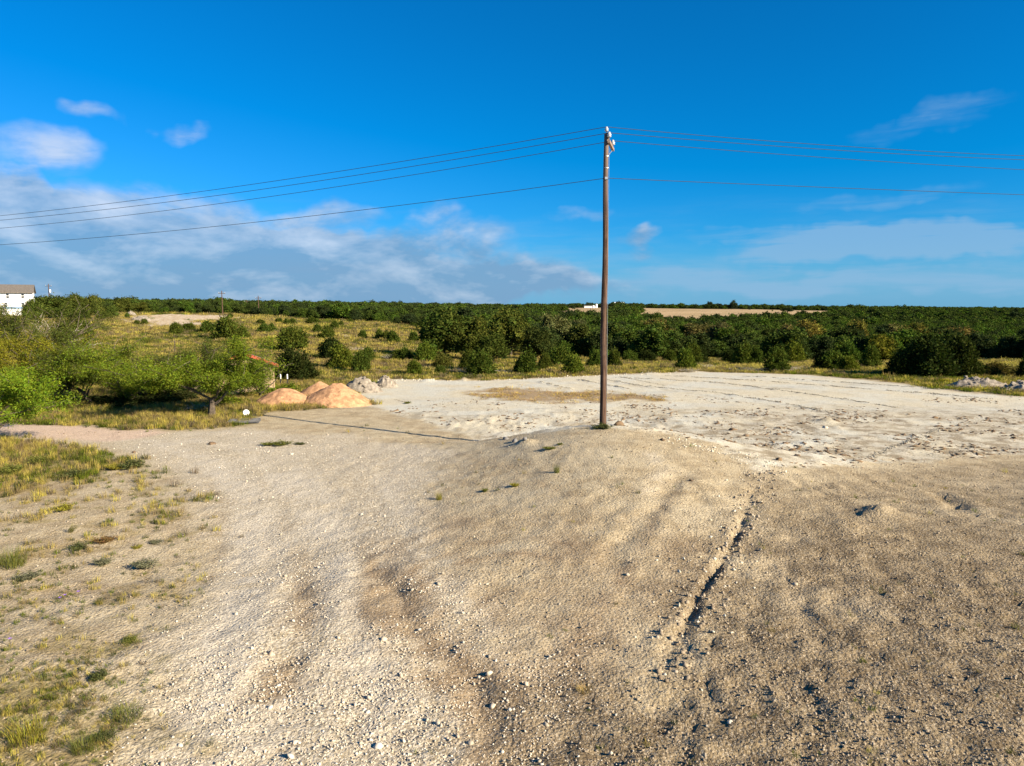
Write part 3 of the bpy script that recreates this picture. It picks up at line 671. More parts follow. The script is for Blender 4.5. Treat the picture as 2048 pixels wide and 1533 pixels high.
def build_woodland():
    P = []; ymax = 2600.0
    y = 82.0
    while y < ymax:
        s = max(3.6, 0.016 * y); xs = np.arange(-1.05 * y - 20, 1.05 * y + 20, s); xs = xs + RNG.uniform(-0.5, 0.5, len(xs)) * s
        ys = y + RNG.uniform(-0.5, 0.5, len(xs)) * s; P.append(np.stack([xs, ys, np.full(len(xs), s)], 1)); y += s * 0.9
    P = np.concatenate(P); gap = fbm(P[:, 0] / 12., P[:, 1] / 12., 2, 75); wm = wood_mask(P[:, 0], P[:, 1]) * np.where(P[:, 1] < 190, np.clip(np.interp(P[:, 1], [80, 190], [0.45, 1.0]) + 1.1 * gap, 0, 1), 1.0); P = P[RNG.random(len(P)) < wm]; un = P[:, 0] / P[:, 1]
    # keep the sightline to the clearings and fields open
    z = h_base(P[:, 0], P[:, 1]); n = len(P); sz = RNG.uniform(2.6, 6.0, n) * np.where(RNG.random(n) < 0.06, 1.25, 1.0)
    sz = sz * np.interp(P[:, 1], [80, 200, 600, 2500], [0.85, 1.0, 1.15, 1.3])
    sz = sz * np.where((un < -0.08) & (P[:, 1] < 420), RNG.uniform(0.42, 0.78, n), 1.0)
    wd = sz * RNG.uniform(0.95, 1.5, n) * np.interp(P[:, 1], [80, 300, 1000, 2500], [1.0, 1.15, 1.8, 2.6])
    fine = [oak_mesh(500 + i, M_WOODLEAF, 5200, 0.05, 0.05, 0.034) for i in range(6)] + [juniper_mesh(540 + i, M_WOODLEAF, 4200, L=0.085, Wd=0.035) for i in range(3)]
    coarse = [oak_mesh(520 + i, M_WOODLEAF, 1800, 0.05, 0.075, 0.055) for i in range(5)] + [juniper_mesh(560 + i, M_WOODLEAF, 1500, L=0.12, Wd=0.06) for i in range(2)]
    fa = P[:, 1] >= 330
    for m, nm, lb, protos in ((~fa, 'valley_woodland', 'dense green woodland filling the valley behind the pad', fine), (fa, 'distant_woodland', 'far dark green woodland along the horizon', coarse)):
        scatter(nm, np.stack([P[m, 0], P[m, 1], z[m] - 0.15], 1), np.stack([wd[m], wd[m], sz[m]], 1), rotz(m.sum()), protos, lb, 'woodland')
build_woodland()

def blade_tuft(seed, nb, hgt, spread, wd, mat, lean=0.45):
    rng = np.random.default_rng(seed); V = []; Fs = []
    for i in range(nb):
        a = rng.uniform(0, 6.283); r = spread * math.sqrt(rng.random()) * 0.4; b = np.array([r * math.cos(a), r * math.sin(a), -0.02]); h = hgt * rng.uniform(0.5, 1.0)
        a2 = a + rng.normal(0, 0.8); d = np.array([math.cos(a2), math.sin(a2), 0]); s = np.array([-d[1], d[0], 0]) * wd; l = lean * rng.uniform(0.3, 1.4)
        p1 = b + np.array([0, 0, h * 0.6]) + d * l * h * 0.35; p2 = b + np.array([0, 0, h]) + d * l * h; k = len(V)
        V += [b - s, b + s, p1 - s * 0.7, p1 + s * 0.7, p2]; Fs.append((k, k + 1, k + 3, k + 2)); Fs.append((k + 2, k + 3, k + 4))
    me = bpy.data.meshes.new('grass_tuft'); me.from_pydata([tuple(v) for v in V], [], Fs); me.materials.append(mat); me.update(); return me
TUFT_D = [blade_tuft(700 + i, 26, 0.42, 0.5, 0.008, M_BLADE) for i in range(4)]
TUFT_G = [blade_tuft(720 + i, 26, 0.34, 0.5, 0.010, M_BLADEG) for i in range(4)]
CLUMP_D = [blade_tuft(740 + i, 46, 0.5, 1.6, 0.022, M_BLADE, 0.6) for i in range(3)]
CLUMP_G = [blade_tuft(750 + i, 46, 0.45, 1.6, 0.022, M_BLADEG, 0.6) for i in range(3)]
def sample_area(n, x0, x1, y0, y1): return RNG.uniform(x0, x1, n), RNG.uniform(y0, y1, n)
def build_grass():
    # tufts in the roadside patch, lower left corner, verge below the mesquites
    x, y = sample_area(60000, -36, 2, 6, 60); mk = masks(x, y); n = fbm(x * 0.5, y * 0.5, 3, 33)
    inv = (np.abs(x) < 0.80 * y + 2)
    p = mk['m_grass'] * inv; k = RNG.random(len(x)) < p * np.interp(y, [6, 12, 25, 40], [0.55, 0.55, 0.75, 0.75]); x, y, n = x[k], y[k], n[k]; z = h_full(x, y)
    sc = RNG.uniform(0.35, 1.0, len(x)) * np.interp(y, [6, 14, 22, 40, 60], [0.30, 0.42, 0.8, 1.15, 1.4]); gm = RNG.random(len(x)) < np.clip(0.28 + 1.3 * n, 0.05, 0.9)
    for m, pr, nm, lb in ((~gm, TUFT_D, 'dry_grass', 'straw coloured dry grass beside the gravel drive'), (gm, TUFT_G, 'green_grass', 'short green grass among the dry roadside grass')):
        scatter(nm, np.stack([x[m], y[m], z[m]], 1), sc[m], rotz(m.sum(), 0.15), pr, lb, 'grass')
    x, y = sample_area(46000, -14, 1, 6, 18); mk = masks(x, y); n = fbm(x * 0.8, y * 0.8, 3, 37); wl = sstep(-0.8, 1.2, poly_sd(x, y, G_LOW) + 1.5 * n)
    k = RNG.random(len(x)) < np.maximum(wl * 0.75, mk['m_grass'] * 0.3) * np.clip(0.5 + 1.2 * n, 0.1, 1); x, y, n = x[k], y[k], n[k]; z = h_full(x, y)
    scatter('corner_grass', np.stack([x, y, z], 1), RNG.uniform(0.10, 0.32, len(x)), rotz(len(x), 0.35), TUFT_D + TUFT_G, 'thin mixed dry and green grass in the lower left corner', 'grass')
    # coarser clumps over the field and hillside
    x, y = sample_area(90000, -1, 1, 0, 1); y = 46 + 150 * y ** 1.3; x = x * 0.82 * y; mk = masks(x, y)
    k = RNG.random(len(x)) < mk['m_grass'] * (1 - mk['m_wood']) * (1 - mk['m_clear']) * 0.5; x, y = x[k], y[k]; z = h_full(x, y); n = fbm(x / 11., y / 11., 3, 35)
    gm = RNG.random(len(x)) < np.clip(0.25 + 1.1 * n, 0.03, 0.8); sc = RNG.uniform(0.5, 1.2, len(x)) * np.interp(y, [46, 80, 196], [0.75, 1.0, 1.6]); sc = np.stack([sc, sc, sc * RNG.uniform(0.45, 1.0, len(x))], 1)
    for m, pr, nm, lb in ((~gm, CLUMP_D, 'field_grass', 'tawny dry grass over the field behind the pad'), (gm, CLUMP_G, 'green_field_grass', 'patchy green grass over the field and hillside')):
        scatter(nm, np.stack([x[m], y[m], z[m]], 1), sc[m], rotz(m.sum(), 0.1), pr, lb, 'grass')
build_grass()

def rock_mesh(seed, mat, sub=1, rough=0.25, flat=0.7):
    rng = np.random.default_rng(seed); v, f = ico(sub); v = v * (1 + rough * rng.normal(size=(len(v), 1))) * np.array([1, rng.uniform(0.7, 1.0), flat])
    return mesh_np('rock', v, [f], [mat])
def rock_mat(name, cols):
    m = bpy.data.materials.new(name); m.use_nodes = True; g = NT(m.node_tree); out = g.n('ShaderNodeOutputMaterial'); b = g.n('ShaderNodeBsdfPrincipled', {'Roughness': 0.95, 'Specular IOR Level': 0.1}); g.t.links.new(b.outputs[0], out.inputs[0])
    r = g.n('ShaderNodeObjectInfo').outputs['Random']; rp = g.n('ShaderNodeValToRGB', {0: r}); e = rp.color_ramp.elements
    for i, c in enumerate(cols):
        q = e[i] if i < 2 else e.new(i / (len(cols) - 1)); q.position = i / (len(cols) - 1); q.color = c + (1,)
    n = g.noise(g.n('ShaderNodeTexCoord').outputs['Object'], 3.0, 4.0); c = g.mix(g.smooth(n, 0.35, 0.7, 0.0, 0.35), rp.outputs[0], (0.2, 0.16, 0.11)); g.t.links.new(c, b.inputs['Base Color']); return m
M_PEB = rock_mat('limestone_pebble', [(0.30, 0.26, 0.195), (0.46, 0.41, 0.32), (0.58, 0.535, 0.445), (0.43, 0.35, 0.255), (0.64, 0.61, 0.53)])
M_PEBB = rock_mat('dusty_pebble', [(0.15, 0.115, 0.078), (0.24, 0.195, 0.138), (0.31, 0.25, 0.175), (0.37, 0.32, 0.245)])
M_CLOD = rock_mat('dark_clod', [(0.10, 0.065, 0.04), (0.15, 0.10, 0.06), (0.21, 0.145, 0.085)])
M_CHALK = rock_mat('white_rubble', [(0.50, 0.46, 0.36), (0.60, 0.57, 0.47), (0.44, 0.38, 0.27)])
M_RIDGE = rock_mat('shadow_grey_spill', [(0.25, 0.235, 0.185), (0.38, 0.35, 0.28), (0.21, 0.19, 0.145)]); RIDGE = [rock_mesh(860 + i, M_RIDGE, 1, 0.3, 0.6) for i in range(3)]  # ridge crumbs darkened: shadow along the lines is put into their colour
PEB = [rock_mesh(800 + i, M_PEB) for i in range(5)]; PEBB = [rock_mesh(820 + i, M_PEBB) for i in range(5)]
CLOD = [rock_mesh(840 + i, M_CLOD, 1, 0.35, 0.5) for i in range(4)]; CHALK = [rock_mesh(850 + i, M_CHALK, 1, 0.3, 0.65) for i in range(4)]
def build_gravel():
    def cone(n, y0, y1, pw=1.0):
        y = y0 + (y1 - y0) * RNG.random(n) ** pw; x = (RNG.random(n) * 2 - 1) * (0.76 * y + 1.5); return x, y
    x, y = cone(330000, 6.6, 36, 1.45); mk = masks(x, y); n = fbm(x * 0.9, y * 0.9, 3, 23) + 0.5 * fbm(x * 0.3, y * 0.3, 2, 24)
    d4, _ = seg_dist(x, y, RUT4); d3, _ = seg_dist(x, y, RUT3)
    dens = mk['m_gravel'] * np.clip(0.45 + 1.5 * n, 0.08, 1) * (1 - mk['m_grass']) * np.interp(y, [7, 12, 17, 22, 36], [1.0, 0.75, 0.4, 0.22, 0.15])
    dens *= 1 - 0.6 * np.exp(-(d4 / 0.3) ** 2)
    k = RNG.random(len(x)) < dens * 0.62; X, Y = x[k], y[k]; Z = h_full(X, Y)
    sc = 0.008 + 0.015 * RNG.random(len(X)) ** 2.6; big = RNG.random(len(X)); sc = np.where(big < 0.006, sc * 2.9, np.where(big < 0.05, sc * 1.8, sc)) * np.interp(Y, [7, 20, 36], [1.0, 1.2, 1.6])
    scatter('gravel', np.stack([X, Y, Z + sc * 0.25], 1), sc, rotz(len(X), 0.5), PEB, 'pale limestone gravel spread over the drive', 'gravel')
    dens = (1 - mk['m_gravel']) * (0.35 + 0.5 * mk['m_soil']) * np.clip(0.5 + 1.4 * n, 0.08, 1) * (1 - mk['m_pad']) * np.interp(y, [7, 12, 18, 36], [0.8, 0.6, 0.4, 0.3])
    k = RNG.random(len(x)) < dens * 0.55; X, Y = x[k], y[k]; Z = h_full(X, Y); sc = (0.008 + 0.020 * RNG.random(len(X)) ** 3.2) * np.interp(Y, [7, 20, 36], [1.0, 1.25, 1.7])
    scatter('brown_gravel', np.stack([X, Y, Z + sc * 0.2], 1), sc, rotz(len(X), 0.5), PEBB, 'dusty brown stones and grit over the bare soil', 'gravel')
    # dark clods dropped over the near half of the pad
    x, y = RNG.uniform(-16, 40, 70000), RNG.uniform(25, 56, 70000); mk = masks(x, y); n = fbm(x * 0.35, y * 0.35, 3, 29)
    dens = mk['m_pad'] * np.clip(0.10 + 1.3 * n, 0.008, 1) * sstep(53, 44, y) * np.interp(x, [-16, 0, 10, 40], [0.25, 0.6, 1.4, 2.0]); k = RNG.random(len(x)) < dens * 0.95
    X, Y = x[k], y[k]; Z = h_full(X, Y); sc = 0.012 + 0.115 * RNG.random(len(X)) ** 5.0
    scatter('soil_clods', np.stack([X, Y, Z], 1), np.stack([sc * 1.5, sc, sc * 0.8], 1), rotz(len(X), 0.2), CLOD, 'dark brown soil clods strewn over the white pad', 'clods')
    # white crumbs along the grader ridges and the far edge of the pad
    P = []
    edge = WP((700, 768), (770, 760), (860, 762), (960, 762), (1080, 757), (1200, 752), (1300, 748), (1400, 745))
    yel = WP((1345, 878), (1400, 893), (1450, 905), (1520, 925), (1560, 935)); yel2 = WP((1525, 945), (1480, 1050), (1410, 1170), (1335, 1330))
    for r, dn, wd in [(edge, 22, 0.45), (yel, 130, 0.5), (yel2, 34, 0.5)]:
        for a, b in zip(r[:-1], r[1:]):
            n = int(dn * math.hypot(a[0] - b[0], a[1] - b[1])); t = RNG.random(n)
            P.append(np.stack([a[0] + (b[0] - a[0]) * t + RNG.normal(0, wd, n), a[1] + (b[1] - a[1]) * t + RNG.normal(0, wd, n)], 1))
    DP = []
    for a, b in zip(DITCH[:-1], DITCH[1:]):
        n = int(46 * math.hypot(a[0] - b[0], a[1] - b[1])); t = RNG.random(n); DP.append(np.stack([a[0] + (b[0] - a[0]) * t + RNG.normal(0.12, 0.26, n), a[1] + (b[1] - a[1]) * t + RNG.normal(0, 0.15, n)], 1))
    DP = np.concatenate(DP); dsc = 0.014 + 0.05 * RNG.random(len(DP)) ** 3
    scatter('ditch_clods', np.stack([DP[:, 0], DP[:, 1], h_full(DP[:, 0], DP[:, 1]) + dsc * 0.2], 1), dsc, rotz(len(DP), 0.5), PEBB, 'brown crumbled clods along the eroded ditch', 'clods')
    P = np.concatenate(P); Z = h_full(P[:, 0], P[:, 1]); sc = 0.010 + 0.04 * RNG.random(len(P)) ** 5; sc = np.where(P[:, 1] > 50, sc * 2.0, sc)
    scatter('rubble_crumbs', np.stack([P[:, 0], P[:, 1], Z + sc * 0.2], 1), sc, rotz(len(P), 0.5), CHALK, 'pale limestone crumbs along grader ridges and ruts', 'rubble')
    P = []
    for r in PADRIDGES:
        for a, b in zip(r[:-1], r[1:]):
            n = int(75 * math.hypot(a[0] - b[0], a[1] - b[1])); t = RNG.random(n); keep = vnoise(t * 40 + a[0], t * 0 + a[1], 5) > -0.22; t = t[keep]; n = len(t)
            P.append(np.stack([a[0] + (b[0] - a[0]) * t + RNG.normal(0, 0.07, n), a[1] + (b[1] - a[1]) * t + RNG.normal(0, 0.07, n) + 0.25 * vnoise(t * 9 + a[0], t * 0, 7)], 1))
    P = np.concatenate(P); Z = h_full(P[:, 0], P[:, 1]); sc = 0.014 + 0.036 * RNG.random(len(P)) ** 2
    scatter('grader_ridges', np.stack([P[:, 0], P[:, 1], Z + sc * 0.3], 1), sc, rotz(len(P), 0.5), RIDGE, 'thin ridges of spill coloured dark for their shadow, left in long lines by a grader', 'ridges')
    # loose straw on the golden patch
    x, y = RNG.uniform(-5, 16, 16000), RNG.uniform(38, 58, 16000); mk = masks(x, y); k = RNG.random(len(x)) < mk['m_straw'] * np.clip(0.45 + 1.6 * fbm(x * 0.8, y * 0.8, 3, 45), 0, 1); X, Y = x[k], y[k]; Z = h_full(X, Y)
    ms = leaf_mat('straw', (0.31, 0.205, 0.085), 0.4, 0.015, 0.2, use_color=False); st = [blade_tuft(760 + i, 12, 0.11, 0.6, 0.010, ms, 3.0) for i in range(3)]
    scatter('straw', np.stack([X, Y, Z], 1), RNG.uniform(0.4, 1.0, len(X)), rotz(len(X), 0.3), st, 'golden straw spread in a long patch on the pad', 'straw')
    # tiny weeds on the bare ground
    x, y = cone(14000, 7, 40, 1.3); mk = masks(x, y); n = fbm(x * 0.6, y * 0.6, 3, 39); wz = sstep(-0.5, 0.8, poly_sd(x, y, WEEDY))
    k = RNG.random(len(x)) < (0.05 + 0.85 * wz + 0.09 * mk['m_soil']) * np.clip(0.4 + 1.8 * n, 0, 1) * (1 - mk['m_gravel'] * 0.9) * (1 - mk['m_pad']); X, Y = x[k], y[k]; Z = h_full(X, Y)
    scatter('tiny_weeds', np.stack([X, Y, Z], 1), RNG.uniform(0.12, 0.4, len(X)) * np.interp(Y, [7, 40], [0.8, 1.6]), rotz(len(X), 0.3), TUFT_G + TUFT_D[:2], 'tiny sprouting weeds dotted over the bare dirt', 'weeds')
build_gravel()

# ------------------------------------------------------------------ the utility pole and its wires
PZ = hz(PX, PY); PH = CZ + PY * math.tan(math.atan((766.5 - 268) / F) - PITCH) - PZ
def build_pole():
    root = empty('utility_pole', (PX, PY, PZ)); tag(root, 'tall brown wooden utility pole on a low dirt mound', 'utility pole')
    n = 14; MB().tube([(0.02 * math.sin(i * 0.9), 0.015 * math.sin(i * 1.3), -0.5 + (PH + 0.5) * i / n) for i in range(n + 1)], [0.150 - 0.055 * i / n for i in range(n + 1)], 14).build('pole_shaft', M_POLE, root, smooth=True)
    ad = Vector((0.24, 0.97, 0)).normalized()                       # the single arm points right and away from the camera
    ring = MB()
    def insulator(base, sc=1.0):
        b = Vector(base)
        p = MB().lathe([(0.02, 0), (0.02, 0.10 * sc), (0.055 * sc, 0.10 * sc), (0.085 * sc, 0.13 * sc), (0.06 * sc, 0.16 * sc), (0.09 * sc, 0.19 * sc), (0.06 * sc, 0.22 * sc), (0.05 * sc, 0.27 * sc), (0.035 * sc, 0.29 * sc)], 12, b)
        return p.build('insulator', M_INSUL, root, smooth=True)
    insulator((0.0, 0.0, PH - 0.005))
    bolt = MB().tube([(-0.04, -0.02, PH - 0.25), (-0.04, -0.02, PH + 0.0)], 0.02, 6); bolt.build('pole_top_pin', M_STEEL, root)
    a0 = Vector((0.13, 0, PH - 0.36)); r = -0.28
    tip = a0 + ad * 1.45
    d = ad; s = Vector((-ad.y, ad.x, 0)); up = Vector((0, 0, 1)); hw, hh = 0.05, 0.06
    V = [a0 + d * r + s * i * hw + up * j * hh for i, j in ((-1, -1), (1, -1), (1, 1), (-1, 1))] + [tip + s * i * hw + up * j * hh for i, j in ((-1, -1), (1, -1), (1, 1), (-1, 1))]
    arm = MB().add(V, [(0, 1, 2, 3), (7, 6, 5, 4), (0, 4, 5, 1), (1, 5, 6, 2), (2, 6, 7, 3), (3, 7, 4, 0)]).build('crossarm', pbr('weathered_arm', (0.24, 0.175, 0.135), 0.9, 0.3, 14.0), root)
    MB().tube([a0 + ad * 1.2 - up * 0.05, Vector((0, 0, PH - 0.95)) + ad * 0.11], 0.016, 6).build('arm_brace', M_STEEL, root)
    insulator(a0 - ad * 0.18 + up * 0.06, 1.15); insulator(a0 + ad * 1.30 + up * 0.06, 1.15)
    for z in (PH - 0.92, PH - 1.40): MB().lathe([(0.108, -0.02), (0.118, -0.015), (0.118, 0.015), (0.108, 0.02)], 14, (0, 0, z)).build('steel_band', M_STEEL, root)
    MB().box(-0.06, 0.06, -0.15, -0.09, PH - 1.88, PH - 1.78).build('neutral_clamp', M_STEEL, root)
    MB().tube([(0.105, -0.05, PH - 0.6), (0.128, -0.055, PH - 5), (0.158, -0.06, 0.0)], 0.009, 5).build('ground_wire', M_STEEL, root)
    return a0 + root.location - ad * 0.18 + up * 0.36, a0 + root.location + ad * 1.30 + up * 0.36, root.location + Vector((0, 0, PH + 0.28)), root.location + Vector((0, -0.14, PH - 1.83))
W2, W3, W1, W4 = build_pole()
def wire(att, left_px, right_px, label):
    """a wire over the insulator, sagging away on both sides towards the next poles (outside the picture)"""
    def span(az, marks, ln):
        q = []
        for px, py in marks:
            d = px_dir(px, py); # meet the vertical plane through the insulator along the line's direction
            nrm = np.array([-az[1], az[0]]); t = (nrm[0] * att.x + nrm[1] * att.y) / (nrm[0] * d[0] + nrm[1] * d[1])
            p = np.array([0, 0, CZ]) + d * t; q.append((math.hypot(p[0] - att.x, p[1] - att.y), p[2] - att.z))
        (s1, h1), (s2, h2) = q; A = np.array([[s1, s1 * s1], [s2, s2 * s2]]); b, c = np.linalg.solve(A, np.array([h1, h2]))
        c = min(max(c, 0.0002), 0.004); b = (h2 - c * s2 * s2) / s2
        return [(att.x + az[0] * s, att.y + az[1] * s, att.z + b * s + c * s * s) for s in np.linspace(0.12, ln, 36)]
    La = np.array([-38.0, 16.6]); La /= np.linalg.norm(La); Ra = np.array([21.0, 4.7]); Ra /= np.linalg.norm(Ra)
    pts = span(La, left_px, 75.0)[::-1] + [tuple(att)] + span(Ra, right_px, 62.0)
    o = MB().tube(pts, 0.0125, 5).build('power_line', M_WIRE); return tag(o, label, 'wire', 'wires on the utility pole')
wire(W1, [(600, 355), (0, 432)], [(1600, 287), (2048, 312)], 'topmost wire strung over the peak of the wooden utility pole')
wire(W2, [(600, 368), (0, 441)], [(1600, 296), (2048, 320)], 'second wire from the top on the wooden utility pole')
wire(W3, [(600, 385), (0, 457)], [(1600, 312), (2048, 340)], 'third wire from the top, held on the pole arm')
wire(W4, [(600, 435), (0, 490)], [(1600, 370), (2048, 390)], 'lowest single wire hanging well below the other three')
# small steel armour-rod grips on the lowest wire belong to it visually; grass round the pole foot
def far_pole(px, py_top, py_base, depth, label, transformer=False):
    u = (px - 1024) / F; x, y = u * depth, depth; zt = CZ + depth * math.tan(math.atan((766.5 - py_top) / F) - PITCH); zb = hz(x, y)
    root = empty('distant_utility_pole', (x, y, zb)); tag(root, label, 'utility pole', 'utility poles on the horizon'); H = zt - zb
    MB().tube([(0, 0, -0.3), (0, 0, H)], [0.17, 0.11], 8).build('pole_shaft', M_POLE, root)
    MB().box(-0.9, 0.9, -0.06, 0.06, H - 0.75, H - 0.6).build('crossarm', M_BARK, root)
    for q in (-0.8, 0.8): MB().lathe([(0.05, 0), (0.09, 0.1), (0.04, 0.25)], 8, (q, 0, H - 0.6)).build('insulator', M_INSUL, root)
    if transformer: MB().lathe([(0.2, 0), (0.24, 0.05), (0.24, 0.75), (0.18, 0.85)], 12, (0.42, -0.1, H - 2.6)).build('transformer', M_PLASTIC, root)
far_pole(105, 568, 605, 215, 'dark utility pole carrying a white transformer beside the white house', True)
far_pole(448, 582, 632, 190, 'tall dark utility pole behind the pale cleared dirt strip')
far_pole(497, 600, 632, 260, 'faint small utility pole left of another thin pole on the hill')
far_pole(520, 592, 632, 215, 'thin dark utility pole rightmost of the poles along the hilltop')

# ------------------------------------------------------------------ buildings
def at_depth(px, depth): return ((px - 1024) / F * depth, depth)
def build_house():
    y = 190.0; x1 = (71 - 1024) / F * y; L = 15.0; x0 = x1 - L; zb = hz(x1 - 4, y) - 0.4; H = CZ + y * math.tan(math.atan((766.5 - 585) / F) - PITCH) - zb; RZ = CZ + (y + 3) * math.tan(math.atan((766.5 - 571) / F) - PITCH) - zb
    D = 8.0; TH = math.radians(30); root = empty('white_house', (x1, y, zb), TH); tag(root, 'two storey white house with brown shingle roof on the hilltop', 'house')
    m = MB(); m.box(-L, 0, 0, D, 0, H); m.add([(-L, 0, H), (-L, D, H), (-L, D / 2, RZ - 0.1), (0, 0, H), (0, D, H), (0, D / 2, RZ - 0.1)], [(0, 2, 1), (3, 4, 5)])
    w = m.build('wall', M_WHITE, root)
    for k in range(int(H / 0.4)): MB().box(-L - 0.012, 0.012, -0.022, -0.002, 0.4 * k + 0.02, 0.4 * k + 0.37).build('siding_board', M_WHITE, w)
    rf = MB(); e = 0.45; t = 0.16
    for s in (0, 1):
        ya, yb = (-e, D / 2) if s == 0 else (D + e, D / 2); sl = (RZ - H) / (D / 2); za = H - e * sl
        V = [(-L - e, ya, za), (e, ya, za), (e, yb, RZ), (-L - e, yb, RZ)]; V += [(a, b, c + t) for a, b, c in V]; rf.add(V, [(0, 1, 2, 3), (7, 6, 5, 4), (0, 4, 5, 1), (1, 5, 6, 2), (2, 6, 7, 3), (3, 7, 4, 0)])
    r = rf.build('roof', M_ROOF, root); MB().box(-L - e, e, -e - 0.06, -e - 0.01, H - e * (RZ - H) / (D / 2) - 0.08, H - e * (RZ - H) / (D / 2) + 0.2).build('gutter', M_ROOF, r)
    k = y / F
    for px, py in ((22.5, 590), (52.5, 590), (18, 608), (51.5, 608)):
        u = (px - 1024) / F; Lx = (x1 - u * y) / (math.cos(TH) - u * math.sin(TH)); cx = -Lx; yy = y - Lx * math.sin(TH); cz = CZ + yy * math.tan(math.atan((766.5 - py) / F) - PITCH) - zb; cz -= 0.3; hw, hh = 0.38, 0.6
        f = MB(); f.box(cx - hw, cx - hw + 0.06, -0.07, -0.025, cz - hh, cz + hh); f.box(cx + hw - 0.06, cx + hw, -0.07, -0.025, cz - hh, cz + hh); f.box(cx - hw + 0.06, cx + hw - 0.06, -0.07, -0.025, cz - hh, cz - hh + 0.06); f.box(cx - hw + 0.06, cx + hw - 0.06, -0.07, -0.025, cz + hh - 0.06, cz + hh)
        f.box(cx - hw + 0.06, cx + hw - 0.06, -0.07, -0.025, cz - 0.05, cz + 0.05); wn = f.build('window', M_WHITE, root)
        for a, b in ((cz - hh + 0.06, cz - 0.05), (cz + 0.05, cz + hh - 0.06)): MB().box(cx - hw + 0.06, cx + hw - 0.06, -0.045, -0.026, a, b).build('pane', M_GLASS, wn)
build_house()
def small_building(name, px0, px1, py_e, py_r, py_b, depth, label, cat, wall, roof, D=4.0, rz=0.0, ridge_x=True):
    x0, x1 = at_depth(px0, depth)[0], at_depth(px1, depth)[0]; zz = lambda py: CZ + depth * math.tan(math.atan((766.5 - py) / F) - PITCH)
    zb = hz((x0 + x1) / 2, depth) - 0.2; H, R = zz(py_e) - zb, zz(py_r) - zb; w = x1 - x0
    root = empty(name, ((x0 + x1) / 2, depth, zb), rz); tag(root, label, cat)
    m = MB().box(-w / 2, w / 2, 0, D, 0, H)
    rf = MB(); e = 0.2; t = 0.1
    if ridge_x:
        m.add([(-w / 2, 0, H), (-w / 2, D, H), (-w / 2, D / 2, R), (w / 2, 0, H), (w / 2, D, H), (w / 2, D / 2, R)], [(0, 2, 1), (3, 4, 5)]); Q = [[(-w / 2 - e, -e, H), (w / 2 + e, -e, H), (w / 2 + e, D / 2, R), (-w / 2 - e, D / 2, R)], [(w / 2 + e, D + e, H), (-w / 2 - e, D + e, H), (-w / 2 - e, D / 2, R), (w / 2 + e, D / 2, R)]]
    else:
        m.add([(-w / 2, 0, H), (w / 2, 0, H), (0, 0, R), (-w / 2, D, H), (w / 2, D, H), (0, D, R)], [(0, 1, 2), (3, 5, 4)]); Q = [[(-w / 2 - e, -e, H), (0, -e, R), (0, D + e, R), (-w / 2 - e, D + e, H)], [(w / 2 + e, -e, H), (w / 2 + e, D + e, H), (0, D + e, R), (0, -e, R)]]
    m.build('wall', wall, root)
    for q in Q:
        V = q + [(a, b, c + t) for a, b, c in q]; rf.add(V, [(0, 1, 2, 3), (7, 6, 5, 4), (0, 4, 5, 1), (1, 5, 6, 2), (2, 6, 7, 3), (3, 7, 4, 0)])
    rf.build('roof', roof, root); MB().box(-0.5, 0.5, -0.05, -0.01, 0.05, min(2.0, H * 0.8)).build('door', wall, root); return root
small_building('garden_shed', 14, 47, 618, 615, 634, 168, 'low white shed with blue grey roof in front of the white house', 'shed', M_WHITE, M_SHEDBLUE, 3.5, math.radians(38))
small_building('distant_house', 103, 117, 607, 603, 612, 235, 'pale gabled house half hidden by trees behind the hilltop pole', 'house', M_WHITE, M_ROOF, 6.0, 0.2, False)
small_building('farmhouse', 1168, 1190, 613, 611, 616, 880, 'long low farmhouse with dark roof on the far field', 'house', M_WHITE, M_ROOF, 9.0)
small_building('metal_barn', 1228, 1248, 608, 605, 616, 960, 'pale roofed barn among trees right of the utility pole', 'barn', M_STEEL, M_PLASTIC, 12.0)
for px, w, pt, lb in ((1186, 2.2, 611, 'short white storage tank beside the long farmhouse'), (1192, 2.0, 608, 'taller white silo beside the long farmhouse')):
    x, y = at_depth(px, 870.0); zb = hz(x, y) - 0.2; zt = CZ + y * math.tan(math.atan((766.5 - pt) / F) - PITCH); r = empty('white_silo', (x, y, zb)); tag(r, lb, 'silo')
    MB().lathe([(w * 0.62, 0), (w * 0.62, zt - zb - 0.8)], 14).build('tank_wall', M_WHITE, r); MB().lathe([(w * 0.66, zt - zb - 0.8), (w * 0.3, zt - zb - 0.2), (0.2, zt - zb)], 14).build('tank_roof', M_PLASTIC, r)
